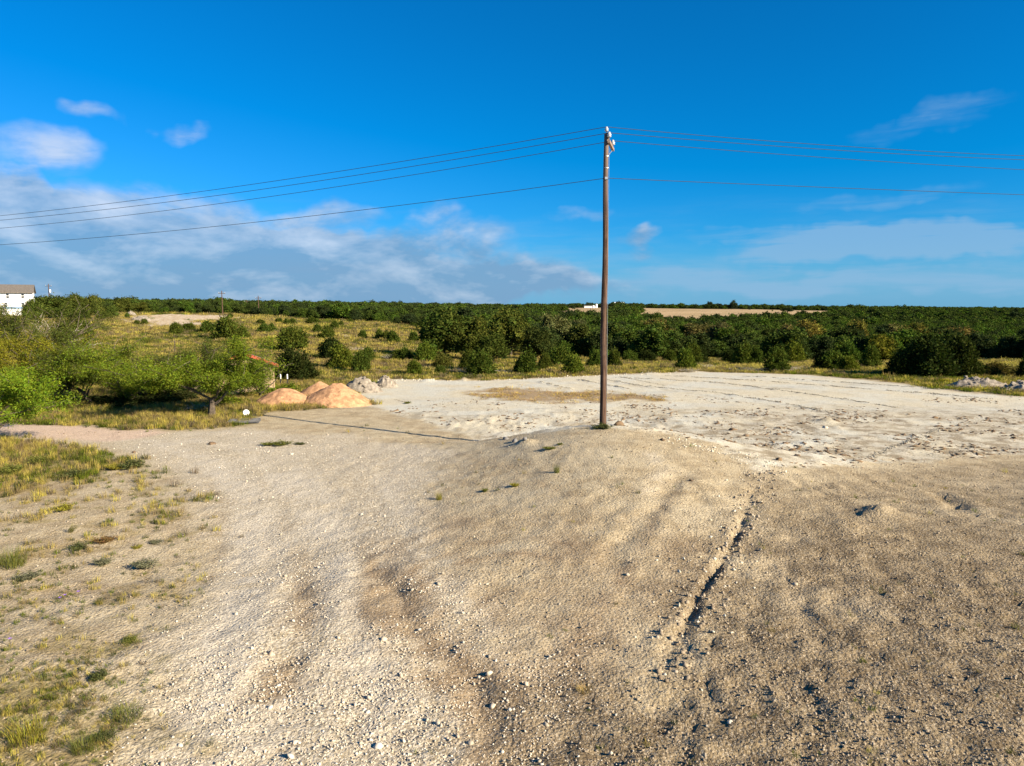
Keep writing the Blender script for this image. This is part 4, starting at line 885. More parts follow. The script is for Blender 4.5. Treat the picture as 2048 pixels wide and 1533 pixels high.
def build_red_shed():
    y = 51.0; k = y / F; zb = hz(-19, y); x = (487 - 1024) * k
    root = empty('red_roofed_shed', (x, y, zb), math.radians(23)); tag(root, 'small tan shed with red roof edge behind the mesquite', 'shed'); hw = 54 * k; e = 65 * k; R = 3.1; H = R - hw * 0.40; D = 2.0
    MB().box(-hw, hw, 0, D, 0, H).add([(-hw, 0, H), (hw, 0, H), (0, 0, R - 0.03), (-hw, D, H), (hw, D, H), (0, D, R - 0.03)], [(0, 1, 2), (3, 5, 4)]).build('wall', M_TAN, root)
    he = R - e * 0.40
    for s in (-1, 1):
        V = [(0, -0.3, R), (s * e, -0.3, he), (s * e, D + 0.3, he), (0, D + 0.3, R)]; V += [(a, b, c + 0.06) for a, b, c in V]; r = MB().add(V, [(0, 1, 2, 3), (7, 6, 5, 4), (0, 4, 5, 1), (1, 5, 6, 2), (2, 6, 7, 3), (3, 7, 4, 0)]).build('roof_panel', M_ROOF, root)
        V = [(0, -0.36, R - 0.10), (s * e, -0.36, he - 0.10), (s * e, -0.31, he - 0.10), (0, -0.31, R - 0.10)]; V += [(a, b, c + 0.22) for a, b, c in V]; MB().add(V, [(0, 1, 2, 3), (7, 6, 5, 4), (0, 4, 5, 1), (1, 5, 6, 2), (2, 6, 7, 3), (3, 7, 4, 0)]).build('red_fascia', M_RED, r)
    MB().box(hw + 0.01, hw + 0.09, -0.06, 0.02, 0, H).build('corner_post', M_TAN, root)
build_red_shed()

# ------------------------------------------------------------------ heaps
def heap(name, px, py, wpx, hpx, dep, label, cat, mat, seed, rough=0.12, sharp=1.6, res=46, lumps=0.0, top=0.0):
    x, y = W(px, py); k = y / F; R = wpx * k / 2; H = hpx * k; rg = np.linspace(-1.15, 1.15, res); U, Vv = np.meshgrid(rg, rg); r = np.hypot(U, Vv)
    dy = R * dep * 0.8; x = x * (y + dy) / y
    n = fbm(U * 2.2 + seed, Vv * 2.2, 4, seed); rr = np.clip(r + 0.13 * n, 0, 1.2); prof = np.clip(1 - rr, 0, 1); prof = np.where(prof > 1 - top, 1 - top, prof) / (1 - top)
    Z = H * (1 - (1 - prof) ** sharp) + rough * n * np.clip(prof * 3, 0, 1) + lumps * np.clip(fbm(U * 5 + seed, Vv * 5, 3, seed + 9), 0, 1) * np.clip(prof * 4, 0, 1) - np.where(r > 1.0, 0.12, 0.0)
    i = (np.arange(res - 1)[None, :] + np.arange(res - 1)[:, None] * res).ravel(); Vt = np.stack([U.ravel() * R, Vv.ravel() * R * dep, Z.ravel()], 1)
    o = link(name, mesh_np(name, Vt, [np.stack([i, i + 1, i + res + 1, i + res], 1)], [mat], smooth=True), None, (x, y + R * dep * 0.8, hz(x, y + R * dep * 0.8) - 0.06)); tag(o, label, cat); return o, R, H, Z, rg
M_SAND = pbr('red_granite_sand', (0.40, 0.23, 0.125), 1.0, 0.30, 3.0, 1.0, 7.0, spec=0.05)
heap('sand_pile', 672, 815, 162, 43, 0.8, 'largest orange sand pile, in front at the right of three', 'sand pile', M_SAND, 3, 0.24, 1.35, 80, 0.16, 0.03)
heap('sand_pile', 570, 814, 142, 35, 0.8, 'left orange sand pile with a smooth rounded top', 'sand pile', M_SAND, 5, 0.18, 1.4, 80, 0.09, 0.03)
heap('sand_pile', 640, 800, 112, 32, 0.8, 'low orange sand pile peeking out behind the other two', 'sand pile', M_SAND, 8, 0.16, 1.4, 60, 0.08, 0.03)
M_RUBBLE = pbr('grey_rubble', (0.235, 0.205, 0.165), 1.0, 0.4, 3.5, 0.9, 14.0, spec=0.05)
CHUNK = [rock_mesh(865 + i, M_RUBBLE, 1, 0.25, 0.6) for i in range(4)]
def rubble(name, px, py, w, h, label, seed, nch):
    o, R, H, Z, rg = heap(name, px, py, w, h, 0.6, label, 'rubble pile', M_RUBBLE, seed, 0.30, 1.4, 54, 0.35); rn = random.Random(seed); res = len(rg)
    for i in range(nch):
        a = rn.uniform(0, 6.28); q = rn.uniform(0.1, 0.95); iu = min(res - 1, int((math.cos(a) * q + 1.15) / 2.3 * res)); iv = min(res - 1, int((math.sin(a) * q + 1.15) / 2.3 * res)); s = rn.uniform(0.05, 0.17)
        link('chunk', rn.choice(CHUNK), o, (math.cos(a) * q * R, math.sin(a) * q * R * 0.6, Z[iv, iu] + s * 0.2), (rn.uniform(-.5, .5), rn.uniform(-.5, .5), rn.uniform(0, 6)), (s, s, s))
rubble('rubble_pile', 722, 787, 96, 32, 'pale limestone rubble pile with a weed on top beyond the sand', 21, 20); rubble('rubble_pile', 772, 776, 52, 24, 'smaller white rubble hump right of the weedy rubble pile', 24, 12)
rubble('rubble_pile', 1955, 778, 150, 19, 'long grey rubble pile at right edge near the dark juniper', 27, 30); rubble('rubble_pile', 2040, 784, 90, 18, 'rubble hump at the extreme right edge of the pad', 31, 12)
rubble('dirt_pile', 284, 641, 46, 10, 'low white dirt heap on the cleared hillside', 33, 6); rubble('dirt_pile', 262, 632, 24, 9, 'grey brush and dirt heap at the top of the cleared strip', 35, 4)

# ------------------------------------------------------------------ small objects left about
def build_bucket():
    x, y = W(491, 832); r = empty('plastic_bucket', (x, y, hz(x, y) + 0.17), math.radians(-55)); r.rotation_euler = (math.radians(82), 0.1, math.radians(38)); tag(r, 'white plastic bucket lying on its side by the mesquite', 'bucket')
    MB().lathe([(0.145, -0.2), (0.15, -0.19), (0.172, 0.17), (0.172, 0.19), (0.155, 0.19), (0.14, -0.17)], 20).build('bucket_body', M_PLASTIC, r, smooth=True)
    for z in (0.12, 0.16): MB().lathe([(0.168, z - 0.01), (0.185, z - 0.008), (0.185, z + 0.008), (0.168, z + 0.01)], 20).build('rim', M_PLASTIC, r)
    MB().tube([(0.18 * math.cos(t), 0.18 * math.sin(t) * 0.98, 0.14 - 0.12 * math.sin(t)) for t in np.linspace(0, math.pi, 9)], 0.006, 5).build('handle', M_STEEL, r)
build_bucket()
def build_panels():
    x, y = W(488, 846); r = empty('metal_panel_stack', (x, y, hz(x, y)), math.radians(14)); tag(r, 'flat stack of grey metal gate panels lying below the bucket', 'metal panels')
    mm = pbr('grey_rails', (0.13, 0.13, 0.13), 0.7, 0.3, 6.0)
    for i in range(4):
        z = 0.03 + i * 0.04; ox, oy = 0.06 * math.sin(i * 2.3), 0.08 * math.cos(i * 1.7); w, d = 0.80, 0.5
        p = MB().tube([(ox - w, oy - d, z), (ox - w, oy + d, z)], 0.02, 6).build('panel', mm, r); MB().tube([(ox + w, oy - d, z), (ox + w, oy + d, z)], 0.02, 6).build('rail', mm, p)
        for k in range(5): MB().tube([(ox - w, oy - d + 2 * d * k / 4, z), (ox + w, oy - d + 2 * d * k / 4, z)], 0.018, 6).build('rail', mm, p)
build_panels()
for px, lb in ((577, 'left of two white topped fence posts before the dark bush'), (590, 'right of two white topped fence posts before the dark bush')):
    x, y = W(px, 768); y -= 2.0; r = empty('fence_post', (x, y, hz(x, y))); tag(r, lb, 'fence post'); MB().box(-0.03, 0.03, -0.03, 0.03, -0.2, 0.62).build('steel_post', M_FRAME, r); MB().lathe([(0.055, 0.62), (0.055, 0.95), (0.03, 1.0)], 10).build('white_cap', M_PLASTIC, r)
x, y = W(350, 706); r = empty('fence_post', (x, y, hz(x, y))); tag(r, 'lone dark fence post on the grassy slope above the mesquites', 'fence post'); MB().tube([(0, 0, -0.2), (0.02, 0, 1.5)], 0.05, 7).build('post', M_BARK, r)
MB().tube([(0, 0, 1.5), (0.0, 0, 1.54)], 0.04, 7).build('post_top', M_DEAD, r)
ROCKS = [(1255, 1150, 11, 'P', 'isolated white stone left of the eroded ditch'), (1325, 882, 12, 'C', 'dark brown clod on the mound right of the pole foot'), (1382, 963, 9, 'C', 'small dark clod beside the faint rut on the mound'),
         (1558, 922, 14, 'C', 'dark clod at the top end of the ditch'), (1595, 913, 13, 'C', 'dark clod by the white edge above the ditch'), (1870, 838, 13, 'C', 'dark clod on the right of the churned white ground'),
         (1650, 858, 12, 'P', 'white lump at the lower end of a grader ridge'), (1465, 862, 15, 'C', 'dark earth clod nearest the right of the pole on the pad'), (1238, 851, 24, 'C', 'dark grassy clod just right of the pole foot'),
         (1590, 1172, 12, 'P', 'pale stone with dark shadow right of the ditch'), (1460, 1448, 13, 'P', 'pale stone among the brown soil near the bottom edge'), (1585, 1415, 11, 'C', 'dark clod in the brown soil towards the bottom right'),
         (735, 1425, 12, 'P', 'white stone in the gravel near the bottom centre'), (985, 1410, 15, 'P', 'dark shadowed stone at the damp track bottom'), (940, 1490, 16, 'P', 'larger pale stone at the bottom of the damp track'), (590, 1490, 14, 'P', 'pale stone at the bottom of the gravel drive'),
         (268, 907, 9, 'C', 'black flat scrap beside the roadside shrub'), (423, 890, 14, 'C', 'rust brown flat scrap on the gravel beyond the shrub'), (1030, 884, 17, 'G', 'rock with shade in its blue grey colour, nearest the camera in the hollow left of the pole'), (1012, 879, 13, 'G', 'rock with shade in its blue grey colour at the left of the hollow'), (1050, 890, 12, 'G', 'rock with shade in its grey colour at the right of the hollow')]
M_SHADEROCK = rock_mat('shade_grey_rock', [(0.12, 0.125, 0.13), (0.17, 0.17, 0.17)]); SHADEROCK = [rock_mesh(870 + i, M_SHADEROCK, 2, 0.16, 0.6) for i in range(2)]; ROCKP = [rock_mesh(880 + i, M_PEB, 2, 0.14, 0.65) for i in range(4)]; ROCKC = [rock_mesh(890 + i, M_CLOD, 2, 0.2, 0.5) for i in range(4)]  # shade of the hollow is painted into the blue grey rock colour
for i, (px, py, s, t, lb) in enumerate(ROCKS):
    x, y = W(px, py); k = y / F * s * 0.5; pool = {'P': ROCKP, 'C': ROCKC, 'G': SHADEROCK}[t]
    tag(link('stone' if t != 'C' else 'earth_clod', pool[i % len(pool)], None, (x, y, hz(x, y) + k * 0.15), (0.2 * math.sin(i), 0.2 * math.cos(i), i * 1.3), (k, k, k)), lb, 'stone' if t != 'C' else 'clod')

# ------------------------------------------------------------------ mesquites and other trees on the left
def mesquite(px, py, w, h, label, seed, col, lean=(0.1, 0), trunk=0.26, nleaf=20000, dead=False, rad=0.036, limb=5, name='mesquite_tree', yoff=0.0):
    x, y = W(px, py); y += yoff; k = y / F; hh = h * k; mb, tw = limb_tree(seed, 1.0, trunk, rad, limb, 3, 0.85, lean, 0.04)
    rng = np.random.default_rng(seed); V = np.array(mb.v); zmax = np.percentile(V[:, 2], 99.0); c0 = V[:, 0][V[:, 2] > 0.3 * zmax].mean(); wd = (np.percentile(V[:, 0], 97) - np.percentile(V[:, 0], 3)); sx = (w * k) / wd; sz = hh / zmax
    root = empty(name, (x, y, hz(x, y) - 0.03)); S = Matrix.Diagonal((sx, sx, sz, 1)); tag(root, label, 'tree')
    mb.v = [(a * sx, b * sx, c * sz) for a, b, c in mb.v]; mb.build('trunk', M_DEAD if dead else M_BARK, root)
    if nleaf:
        tw2 = [(Vector((a.x * sx, a.y * sx, a.z * sz)), Vector((b.x * sx, b.y * sx, b.z * sz)), l) for a, b, l in tw]
        V, Fq = feathery(tw2, int(nleaf * 2.1), 0.115, 0.034, rng, 0.19, -0.45, 2.6); V = V[np.repeat(V.reshape(-1, 4, 3)[:, 0, 2] > 0.15 * hh, 4)]
        c = link('crown', mesh_np('crown', V, [np.arange(len(V)).reshape(-1, 4)], [M_LEAF]), root); c.color = col + (1,)
    return root
MQ = (0.106, 0.142, 0.014); MQY = (0.15, 0.145, 0.015); MQO = (0.075, 0.092, 0.018); MQB = (0.12, 0.175, 0.014)
mesquite(424, 833, 190, 146, 'bright green mesquite with leaning trunk next to the white bucket', 911, MQ, (0.2, 0), 0.17, 30000, rad=0.033)
mesquite(-28, 892, 180, 150, 'vivid green bush cut off by the left edge above the pink drive', 917, MQB, (0.1, 0), 0.18, 16000)
mesquite(30, 806, 190, 140, 'yellowish mesquite whose thick dark trunk leans right', 923, MQY, (0.75, 0.1), 0.26, 22000, rad=0.042)
mesquite(-10, 796, 170, 172, 'tall olive tree cut off by the left edge behind the leaning mesquite', 929, MQO, (0.0, 0), 0.18, 26000, yoff=6, rad=0.03)
mesquite(142, 814, 120, 122, 'grey branched mesquite with upright dark trunk right of the leaning one', 931, MQO, (-0.15, 0), 0.19, 13000, rad=0.028)
mesquite(186, 810, 150, 128, 'mesquite with slanting trunk in the middle of the left thicket', 937, MQ, (-0.35, 0), 0.2, 16000, rad=0.028)
mesquite(268, 812, 170, 118, 'low spreading mesquite with dark shade under its limbs', 941, MQ, (0.2, 0), 0.15, 20000, limb=6, rad=0.033)
mesquite(338, 806, 150, 112, 'darker mesquite directly left of the bright roadside one', 947, MQO, (0.1, 0), 0.17, 18000, yoff=3, rad=0.033)
mesquite(520, 800, 70, 84, 'thin sparse mesquite sapling over the hidden sand heap', 949, MQ, (0.1, 0), 0.2, 3800)
mesquite(138, 745, 60, 92, 'bare whitish dead tree above the left thicket', 953, MQ, (0.05, 0), 0.4, 0, True, 0.02, name='dead_tree')
mesquite(95, 740, 70, 110, 'bare grey dead tree near the left thicket top', 957, MQO, (-0.3, 0), 0.35, 500, True, 0.02, name='dead_tree')
U = 'undergrowth below the left thicket'
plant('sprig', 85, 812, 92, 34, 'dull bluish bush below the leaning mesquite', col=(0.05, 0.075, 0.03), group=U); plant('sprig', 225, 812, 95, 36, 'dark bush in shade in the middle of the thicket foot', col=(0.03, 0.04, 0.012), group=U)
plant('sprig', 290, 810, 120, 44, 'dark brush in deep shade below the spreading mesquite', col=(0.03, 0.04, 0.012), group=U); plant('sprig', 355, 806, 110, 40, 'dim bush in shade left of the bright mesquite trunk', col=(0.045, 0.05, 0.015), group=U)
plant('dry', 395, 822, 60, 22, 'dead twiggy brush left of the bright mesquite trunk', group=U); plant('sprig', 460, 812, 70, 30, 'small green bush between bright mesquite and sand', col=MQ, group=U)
plant('sprig', 545, 790, 90, 44, 'light green bush behind the left sand pile', col=MQ, group=U); plant('sprig', 745, 770, 30, 14, 'green weed growing on the limestone rubble pile', col=(0.14, 0.15, 0.02))

# ------------------------------------------------------------------ junipers, oaks and brush, one by one
HS = 'junipers dotted over the grassy hillside'; PE = 'bushes along the far edge of the pad'; OG = 'oaks of the creek thicket'
for a in [(353, 668, 26, 23, 'round juniper leftmost of the three on the slope below the white dirt'), (377, 662, 27, 17, 'low wide juniper in the middle of the slope trio'), (417, 665, 34, 22, 'juniper standing on a short trunk, right of the slope trio'),
          (455, 679, 52, 42, 'large peaked juniper above the bright mesquite'), (486, 679, 30, 26, 'round juniper touching the large peaked one'), (165, 672, 48, 34, 'lone wide juniper on the slope above the left thicket'),
          (254, 637, 11, 12, 'tiny juniper at the left end of the white dirt'), (274, 650, 14, 10, 'small juniper left of a pair below the white dirt heap'), (289, 650, 13, 13, 'small juniper right of a pair below the white dirt heap'),
          (460, 637, 14, 10, 'tiny juniper at the right end of the white dirt'), (521, 650, 18, 11, 'small juniper under the hilltop woodland, first of a row'), (527, 667, 26, 20, 'juniper left of a touching pair on the upper slope'), (545, 664, 21, 18, 'juniper right of a touching pair on the upper slope'),
          (558, 647, 17, 12, 'left juniper of three close together near the hilltop'), (573, 650, 18, 14, 'middle juniper of three close together near the hilltop'), (586, 649, 18, 13, 'right juniper of three close together near the hilltop'), (626, 647, 30, 13, 'wide low juniper at the edge of the hilltop woodland'),
          (634, 666, 20, 19, 'round juniper high on the open slope, left of a larger one'), (653, 677, 29, 24, 'larger round juniper at the middle of the open slope'), (670, 659, 22, 17, 'juniper on the upper slope with a small neighbour behind'), (682, 652, 14, 11, 'small juniper behind another on the upper slope'),
          (725, 678, 19, 19, 'upright juniper alone on the right part of the slope'), (759, 680, 23, 21, 'left bush of the juniper clump right of the lone upright one'), (773, 682, 20, 20, 'middle bush of the juniper clump'), (787, 687, 26, 25, 'right and largest bush of the juniper clump'),
          (828, 686, 22, 24, 'upright juniper just left of the big oaks'), (827, 655, 15, 9, 'little juniper before the woodland edge, upper right slope'), (851, 662, 17, 12, 'little juniper touching the woodland left of the oaks'), (700, 646, 14, 9, 'small bush under the woodland edge at the slope top')]:
    plant('jun', *a, group=HS)
for a in [(585, 700, 60, 50, 'large ragged juniper on the slope behind the red roofed shed', G_J), (664, 718, 52, 46, 'dark tall juniper behind the leafy pair in mid slope', G_JD), (682, 737, 58, 50, 'broad bright juniper in front of the dark tall one', G_JB), (733, 720, 34, 28, 'juniper tucked behind the pointed one', G_J),
          (723, 744, 36, 44, 'pointed juniper behind the limestone rubble pile', G_J), (588, 762, 88, 66, 'big dark round bush right of the red roofed shed', G_JD), (812, 720, 34, 27, 'juniper right of the dry brush below the shaded slope', G_J), (793, 719, 30, 22, 'juniper next to the dry brush below the shaded slope', G_J),
          (829, 749, 36, 31, 'spiky juniper nearest the pad left of the oaks', G_JB), (852, 724, 46, 42, 'bright juniper at the left foot of the oaks', G_JB), (886, 735, 44, 30, 'yellow green juniper below the left oak', (0.075, 0.08, 0.016)), (880, 749, 30, 20, 'low juniper at the pad edge below the left oak', G_J),
          (963, 751, 64, 52, 'broad juniper at the pad edge before the oaks', G_J), (935, 742, 40, 46, 'tall juniper behind the broad pad edge one', G_J), (1052, 747, 62, 48, 'broad juniper at the pad edge left of a bright grass gap', G_J), (1089, 738, 32, 34, 'dim juniper right of the broad pad edge one', G_J),
          (1147, 748, 48, 42, 'round juniper standing out at the pad edge left of the pole', G_JB), (1118, 732, 60, 42, 'juniper behind and left of the round pad edge one', G_J), (1188, 734, 40, 38, 'juniper hidden partly by the utility pole', G_J), (1228, 734, 36, 36, 'juniper just right of the utility pole', G_J),
          (1260, 725, 38, 26, 'left of two equal round junipers right of the pole', G_J), (1293, 725, 38, 26, 'right of two equal round junipers right of the pole', G_JD), (1340, 724, 34, 26, 'juniper at the right foot of the big round oak', G_J), (1263, 692, 30, 20, 'juniper in the gap above the two equal junipers', G_J),
          (1371, 740, 40, 46, 'fresh green juniper above a brush pile at the pad edge', G_JB), (1384, 728, 44, 44, 'taller juniper behind the fresh green one', G_J), (1402, 726, 30, 36, 'juniper right of the fresh green one', G_JD), (1440, 716, 38, 32, 'round juniper at the right of the clearing', G_J), (1460, 728, 36, 30, 'dark juniper right of the clearing shade', G_JD),
          (1488, 730, 46, 46, 'tall juniper above the grey brush pile', G_J), (1512, 730, 34, 40, 'juniper right of the tall one above the brush pile', G_J), (1553, 744, 54, 52, 'dark juniper with grey brush at its foot', G_J), (1586, 727, 46, 44, 'lighter juniper behind the dark one with brush', G_JB),
          (1648, 741, 46, 30, 'left bush of the dark trio before the grass gap', G_JD), (1668, 741, 50, 42, 'middle bush of the dark trio before the grass gap', G_J), (1699, 742, 38, 32, 'right, lighter bush of the trio before the grass gap', G_JB), (1738, 736, 44, 48, 'pear shaped juniper left of the grass gap', G_J), (1985, 752, 60, 30, 'olive brush right of the huge dark juniper', (0.10, 0.085, 0.025))]:
    plant('junb', *a[:5], col=a[5], group=PE)
for a in [(1852, 753, 120, 86, 'huge dark juniper, left and larger half of the mass at right', G_JD), (1915, 752, 100, 82, 'huge dark juniper, right half of the mass at right', G_JD), (1806, 752, 66, 50, 'dark juniper skirt at the left of the huge one', G_JD)]:
    plant('junb', *a[:5], col=a[5], group=PE)
plant('sprig', 1872, 753, 64, 32, 'bright leafy sapling before the huge dark juniper', col=(0.13, 0.15, 0.025), name='leafy_sapling'); plant('sprig', 1894, 768, 34, 14, 'yellow flowering bush left of the right rubble pile', col=(0.32, 0.27, 0.02), name='yellow_bush')
plant('sprig', 1966, 750, 60, 26, 'olive weeds behind the right rubble pile', col=(0.12, 0.105, 0.03)); plant('sprig', 2020, 750, 70, 30, 'tall olive weeds at the right edge of the picture', col=(0.12, 0.105, 0.03)); plant('junb', 2052, 756, 40, 44, 'dark juniper cut off by the right edge', col=G_JD)
plant('dry', 1498, 744, 56, 15, 'purplish grey brush pile at the pad edge', col=(0.2, 0.16, 0.16), name='brush_pile'); plant('dry', 1376, 745, 50, 12, 'brown brush pile below the fresh green juniper', name='brush_pile'); plant('dry', 1575, 744, 50, 18, 'grey brush at the foot of the dark juniper')
plant('dry', 775, 719, 30, 16, 'grey brown dry brush on the shaded slope'); plant('dry', 714, 703, 32, 15, 'grey shrub on open grass behind the rubble pile'); plant('dry', 693, 677, 18, 10, 'small grey shrub in the middle of the slope'); plant('dry', 215, 667, 26, 5, 'low dark brush heap on the left slope')
plant('dry', 925, 748, 40, 20, 'pale dry shrub between two pad edge junipers'); plant('dry', 1010, 747, 40, 14, 'dry grey shrub left of the bright grass gap'); plant('dry', 1415, 738, 34, 14, 'dry shrub right of the fresh green juniper'); plant('sprig', 1268, 741, 18, 13, 'small dark weed on the grass right of the pole'); plant('sprig', 1250, 741, 12, 9, 'tiny weed on the grass near the pole')
for a in [(890, 718, 104, 96, 'big dark oak at the left end of the thicket', G_OAK), (945, 722, 100, 92, 'oak second from the left in the thicket', G_OAK), (1022, 714, 104, 100, 'tallest oak of the thicket with dense crown', (0.05, 0.065, 0.012)), (985, 726, 70, 60, 'lower oak between the two tallest', G_OAK), (1072, 722, 70, 70, 'dark oak right of the tallest one', (0.03, 0.04, 0.01)),
          (1112, 706, 90, 78, 'olive oak with pale dead limbs in the thicket', (0.085, 0.085, 0.03)), (1165, 715, 80, 70, 'green oak left of the utility pole', (0.06, 0.07, 0.016)), (1160, 690, 70, 52, 'grey green oak behind the pole line', (0.085, 0.085, 0.032)), (1232, 712, 60, 62, 'oak just right of the utility pole', G_OAK), (1316, 714, 84, 62, 'big round dark oak right of the pole', (0.03, 0.042, 0.01)),
          (1300, 688, 84, 50, 'olive oak behind the big round one', (0.10, 0.09, 0.026)), (1395, 684, 80, 40, 'brownish oak behind the clearing', (0.11, 0.09, 0.03)), (1445, 690, 70, 42, 'greyish oak right of the brownish one', (0.085, 0.08, 0.03)), (1615, 712, 80, 72, 'olive oak with loose crown behind the dark trio', G_OLIVE), (1530, 708, 84, 52, 'dark oak in the shaded right thicket', (0.03, 0.04, 0.01)),
          (1575, 702, 70, 48, 'brown leaved oak between the dark oaks', (0.12, 0.09, 0.03)), (1690, 716, 82, 62, 'dark oak behind the dark trio of bushes', (0.024, 0.034, 0.01)), (1705, 706, 50, 70, 'slender yellowish oak rising behind the dark oak', G_OLIVE), (1757, 724, 84, 52, 'yellow green oak left of the huge juniper', (0.125, 0.12, 0.016)), (1790, 702, 70, 56, 'pale olive oak behind the yellow green one', (0.14, 0.115, 0.04)),
          (1828, 700, 60, 56, 'olive oak peeking over the huge juniper left side', G_OLIVE), (1905, 706, 90, 52, 'tan leaved oak peeking over the huge juniper', (0.14, 0.11, 0.035)), (1480, 704, 60, 34, 'small oak between clearing and right thicket', G_OAK)]:
    plant('oak', *a[:5], col=a[5], group=OG)
for a in [(98, 638, 74, 46, 'dark juniper mass right of the white house'), (152, 636, 60, 44, 'rounded tree right of the dark mass by the house'), (190, 634, 54, 40, 'tree in the hilltop row, third from the house'), (226, 636, 32, 24, 'low bush in the hilltop row'), (250, 628, 44, 32, 'tree in the hilltop row above the tiny juniper'), (282, 627, 36, 24, 'tree at the right end of the hilltop row'), (170, 640, 22, 19, 'small round juniper before the hilltop row'), (205, 637, 22, 15, 'small low juniper before the hilltop row'), (66, 642, 44, 40, 'tree overlapping the corner of the white house')]:
    plant('oak' if a[2] > 30 else 'jun', *a, col=(0.06, 0.075, 0.014), group='trees by the hilltop house')
def far_tree(px, ptop, w, depth, label, col=(0.035, 0.05, 0.022)):
    x, y = at_depth(px, depth); zb = hz(x, y); zt = CZ + y * math.tan(math.atan((766.5 - ptop) / F) - PITCH); s = w * depth / F; r = empty('horizon_tree', (x, y, zb), px, (s, s, zt - zb)); tag(r, label, 'tree', 'trees standing out on the horizon'); rn = random.Random(px)
    c = link('crown', rn.choice(OAK), r); c.color = col + (1,); link('trunk', rn.choice(TRUNKS), r)
far_tree(1417, 602, 16, 905, 'left and roundest of three tall trees on the far field'); far_tree(1436, 606, 16, 905, 'middle, thinnest of three tall trees on the far field'); far_tree(1465, 601, 20, 905, 'right of three tall trees on the far field'); far_tree(1075, 607, 32, 700, 'broad dark tree on the horizon left of the farmhouse'); far_tree(1128, 608, 26, 720, 'second dark tree on the horizon left of the farmhouse'); far_tree(1146, 610, 12, 720, 'small tree right of the two dark horizon trees')
far_tree(1495, 612, 9, 800, 'small dark bush in the tan field'); far_tree(1572, 614, 28, 690, 'dark clump at the right end of the tan field'); far_tree(1222, 606, 18, 940, 'tree left of the pale barn roof'); far_tree(1255, 607, 26, 930, 'tree right of the pale barn roof'); far_tree(1280, 609, 26, 910, 'second tree right of the pale barn roof'); far_tree(1310, 609, 28, 910, 'third tree right of the pale barn roof')

# ------------------------------------------------------------------ weeds on the bare ground
def weed_mesh(seed, n, mat, up, L, Wd, spread):
    mb, tw = limb_tree(seed, 1.0, 0.12, 0.012, 9, 2, spread); V, Fq = feathery(tw, n, L, Wd, np.random.default_rng(seed), 0.04, up); nb = len(V)
    tv = np.array(mb.v); tf = [np.array([f for f in mb.f if len(f) == 4]) + nb]
    return mesh_np('weed', np.concatenate([V, tv]), [Fq] + tf, [mat])
WEED = [weed_mesh(400 + i, 1300, M_LEAF, 0.25, 0.10, 0.035, 1.0) for i in range(4)]
GRASSY = [blade_tuft(430 + i, 260, 0.8, 1.0, 0.006, M_LEAF, 0.6) for i in range(3)]
def weed(kind, px, py, w, h, label, col, name='weed'):
    x, y = W(px, py); k = math.hypot(y, CZ) / F; rn = random.Random(px + py); o = link(name, rn.choice(WEED if kind == 'w' else GRASSY), None, (x, y, hz(x, y) - 0.01), (0, 0, rn.uniform(0, 6)), (w * k * 0.85, w * k * 0.85, h * k))
    o.color = col + (1,); tag(o, label, 'weed', 'weeds on the bare ground')
gg = (0.12, 0.13, 0.03); gd = (0.075, 0.085, 0.03); gy = (0.22, 0.20, 0.03); gs = (0.145, 0.145, 0.085); gb = (0.16, 0.10, 0.04)
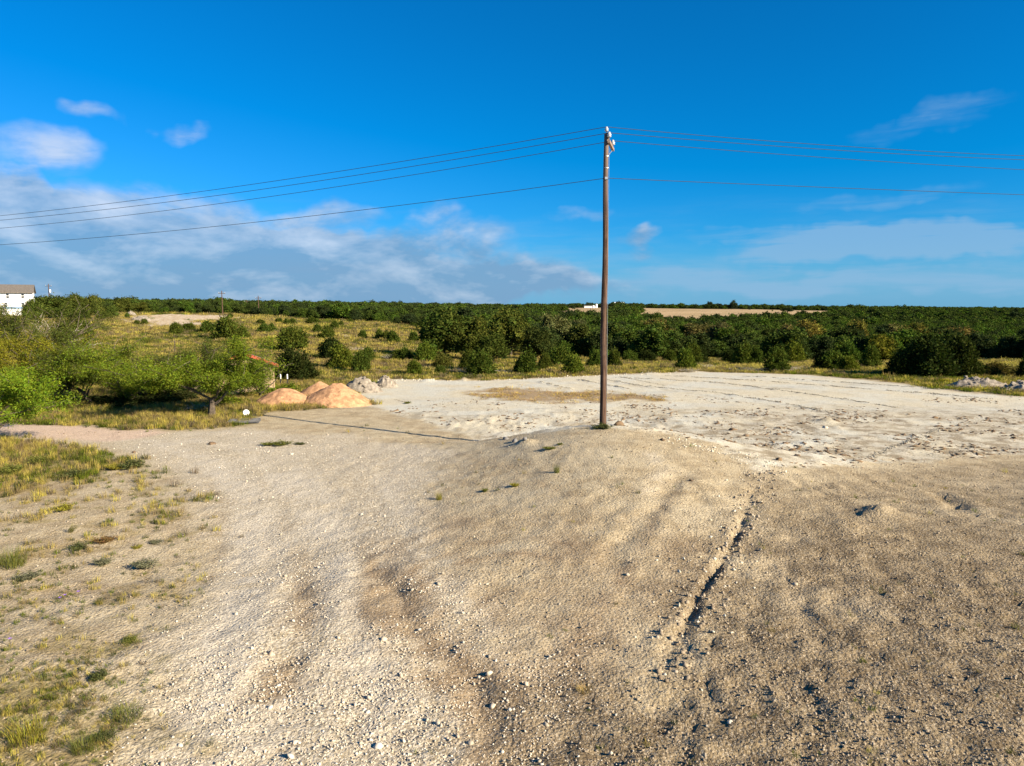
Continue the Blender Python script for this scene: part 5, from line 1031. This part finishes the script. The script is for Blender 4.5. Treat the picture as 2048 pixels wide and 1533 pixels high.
for a in [('w', 265, 938, 60, 32, 'dense dark shrub at the tip of the roadside grass', gd), ('w', 228, 940, 44, 20, 'bright weed left of the dark roadside shrub', gy), ('w', 150, 955, 60, 24, 'dark green weed along the lower edge of the roadside grass', gd), ('w', 20, 950, 60, 34, 'green weed at the left edge in the roadside grass', gg), ('w', 75, 930, 44, 30, 'upright weed inside the roadside grass', gg),
          ('g', 25, 1132, 66, 56, 'big grassy tuft at the left edge', gg), ('w', 132, 1022, 40, 24, 'yellow green weed on pale dirt at left', gy), ('w', 160, 1100, 40, 26, 'olive weed below the toppled plant', gd), ('w', 208, 1086, 46, 22, 'reddish brown weed right of the olive one', gb), ('w', 205, 1132, 40, 28, 'silvery weed with pale leaves at left', gs), ('w', 285, 1136, 56, 26, 'wide silvery weed between grass and gravel', gs),
          ('w', 55, 1158, 54, 22, 'flat silvery weed below the big left tuft', gs), ('w', 310, 1086, 28, 14, 'small grey weed nearest the gravel edge', gs), ('w', 275, 1098, 22, 14, 'small yellow weed left of the small grey one', gy), ('w', 258, 1284, 36, 18, 'green weed alone on brown dirt at lower left', gg), ('w', 198, 1360, 46, 26, 'green weed in the lower left grass', gd), ('g', 255, 1440, 66, 40, 'grass tuft at the gravel edge lower left', gg), ('g', 60, 1480, 80, 50, 'dry grass tuft in the lower left corner', gy), ('g', 170, 1500, 60, 40, 'green tuft near the bottom edge at left', gg), ('w', 210, 1480, 40, 24, 'olive weed near the bottom edge at left', gd),
          ('g', 878, 1000, 18, 24, 'small upright tuft alone in the middle of the dirt', gy), ('g', 1113, 946, 16, 26, 'thin upright weed on the mound slope', gg), ('w', 1030, 975, 22, 14, 'pale small weed left of the mound rut', gy), ('w', 970, 984, 18, 14, 'tiny weed between lone tuft and the mound', gg), ('w', 1100, 900, 34, 10, 'flat green weed on the mound left of the pole', gg), ('w', 1120, 890, 18, 8, 'small flat weed nearer the pole on the mound', gg), ('g', 1168, 1385, 34, 16, 'straw coloured tuft in the dirt near the bottom', (0.36, 0.26, 0.10)), ('w', 1205, 858, 50, 18, 'weeds ringing the foot of the utility pole', gd),
          ('w', 540, 892, 40, 12, 'left part of the flat green weed strip on the gravel', gg), ('w', 565, 892, 46, 14, 'right part of the flat green weed strip on the gravel', gg), ('w', 600, 890, 28, 8, 'small weed at the right end of the green strip', gd), ('w', 815, 808, 20, 8, 'small green weed on the white pad left', gg)]:
    weed(*a)
x, y = W(140, 1066); o = link('toppled_weed', GRASSY[0], None, (x, y, hz(x, y) + 0.02), (0.2, math.radians(52), -0.25), (0.18, 0.18, 0.62)); o.color = (0.26, 0.24, 0.05, 1); tag(o, 'toppled yellow green plant leaning to the right on the dirt', 'weed')
M_PURPLE = pbr('purple_petal', (0.25, 0.12, 0.55), 0.7, 0.2)
for px, py, lb in ((157, 1197, 'purple wildflower right of a low pair on brown dirt'), (120, 1212, 'lowest purple wildflower on brown dirt'), (20, 1293, 'purple wildflower near the left edge'), (130, 1208, 'purple wildflower next to the lowest one')):
    x, y = W(px, py); r = empty('wildflower', (x, y, hz(x, y))); tag(r, lb, 'flower', 'purple wildflowers'); MB().tube([(0, 0, -0.02), (0.01, 0, 0.16)], 0.004, 5).build('stem', M_BARK, r)
    for k in range(5):
        a = k * 1.2566; c, s = math.cos(a), math.sin(a); V = [(0.01, 0, 0.16), (0.01 + 0.022 * c - 0.012 * s, 0.022 * s + 0.012 * c, 0.168), (0.01 + 0.045 * c, 0.045 * s, 0.175), (0.01 + 0.022 * c + 0.012 * s, 0.022 * s - 0.012 * c, 0.168)]; MB().add(V, [(0, 1, 2, 3)]).build('petal', M_PURPLE, r)
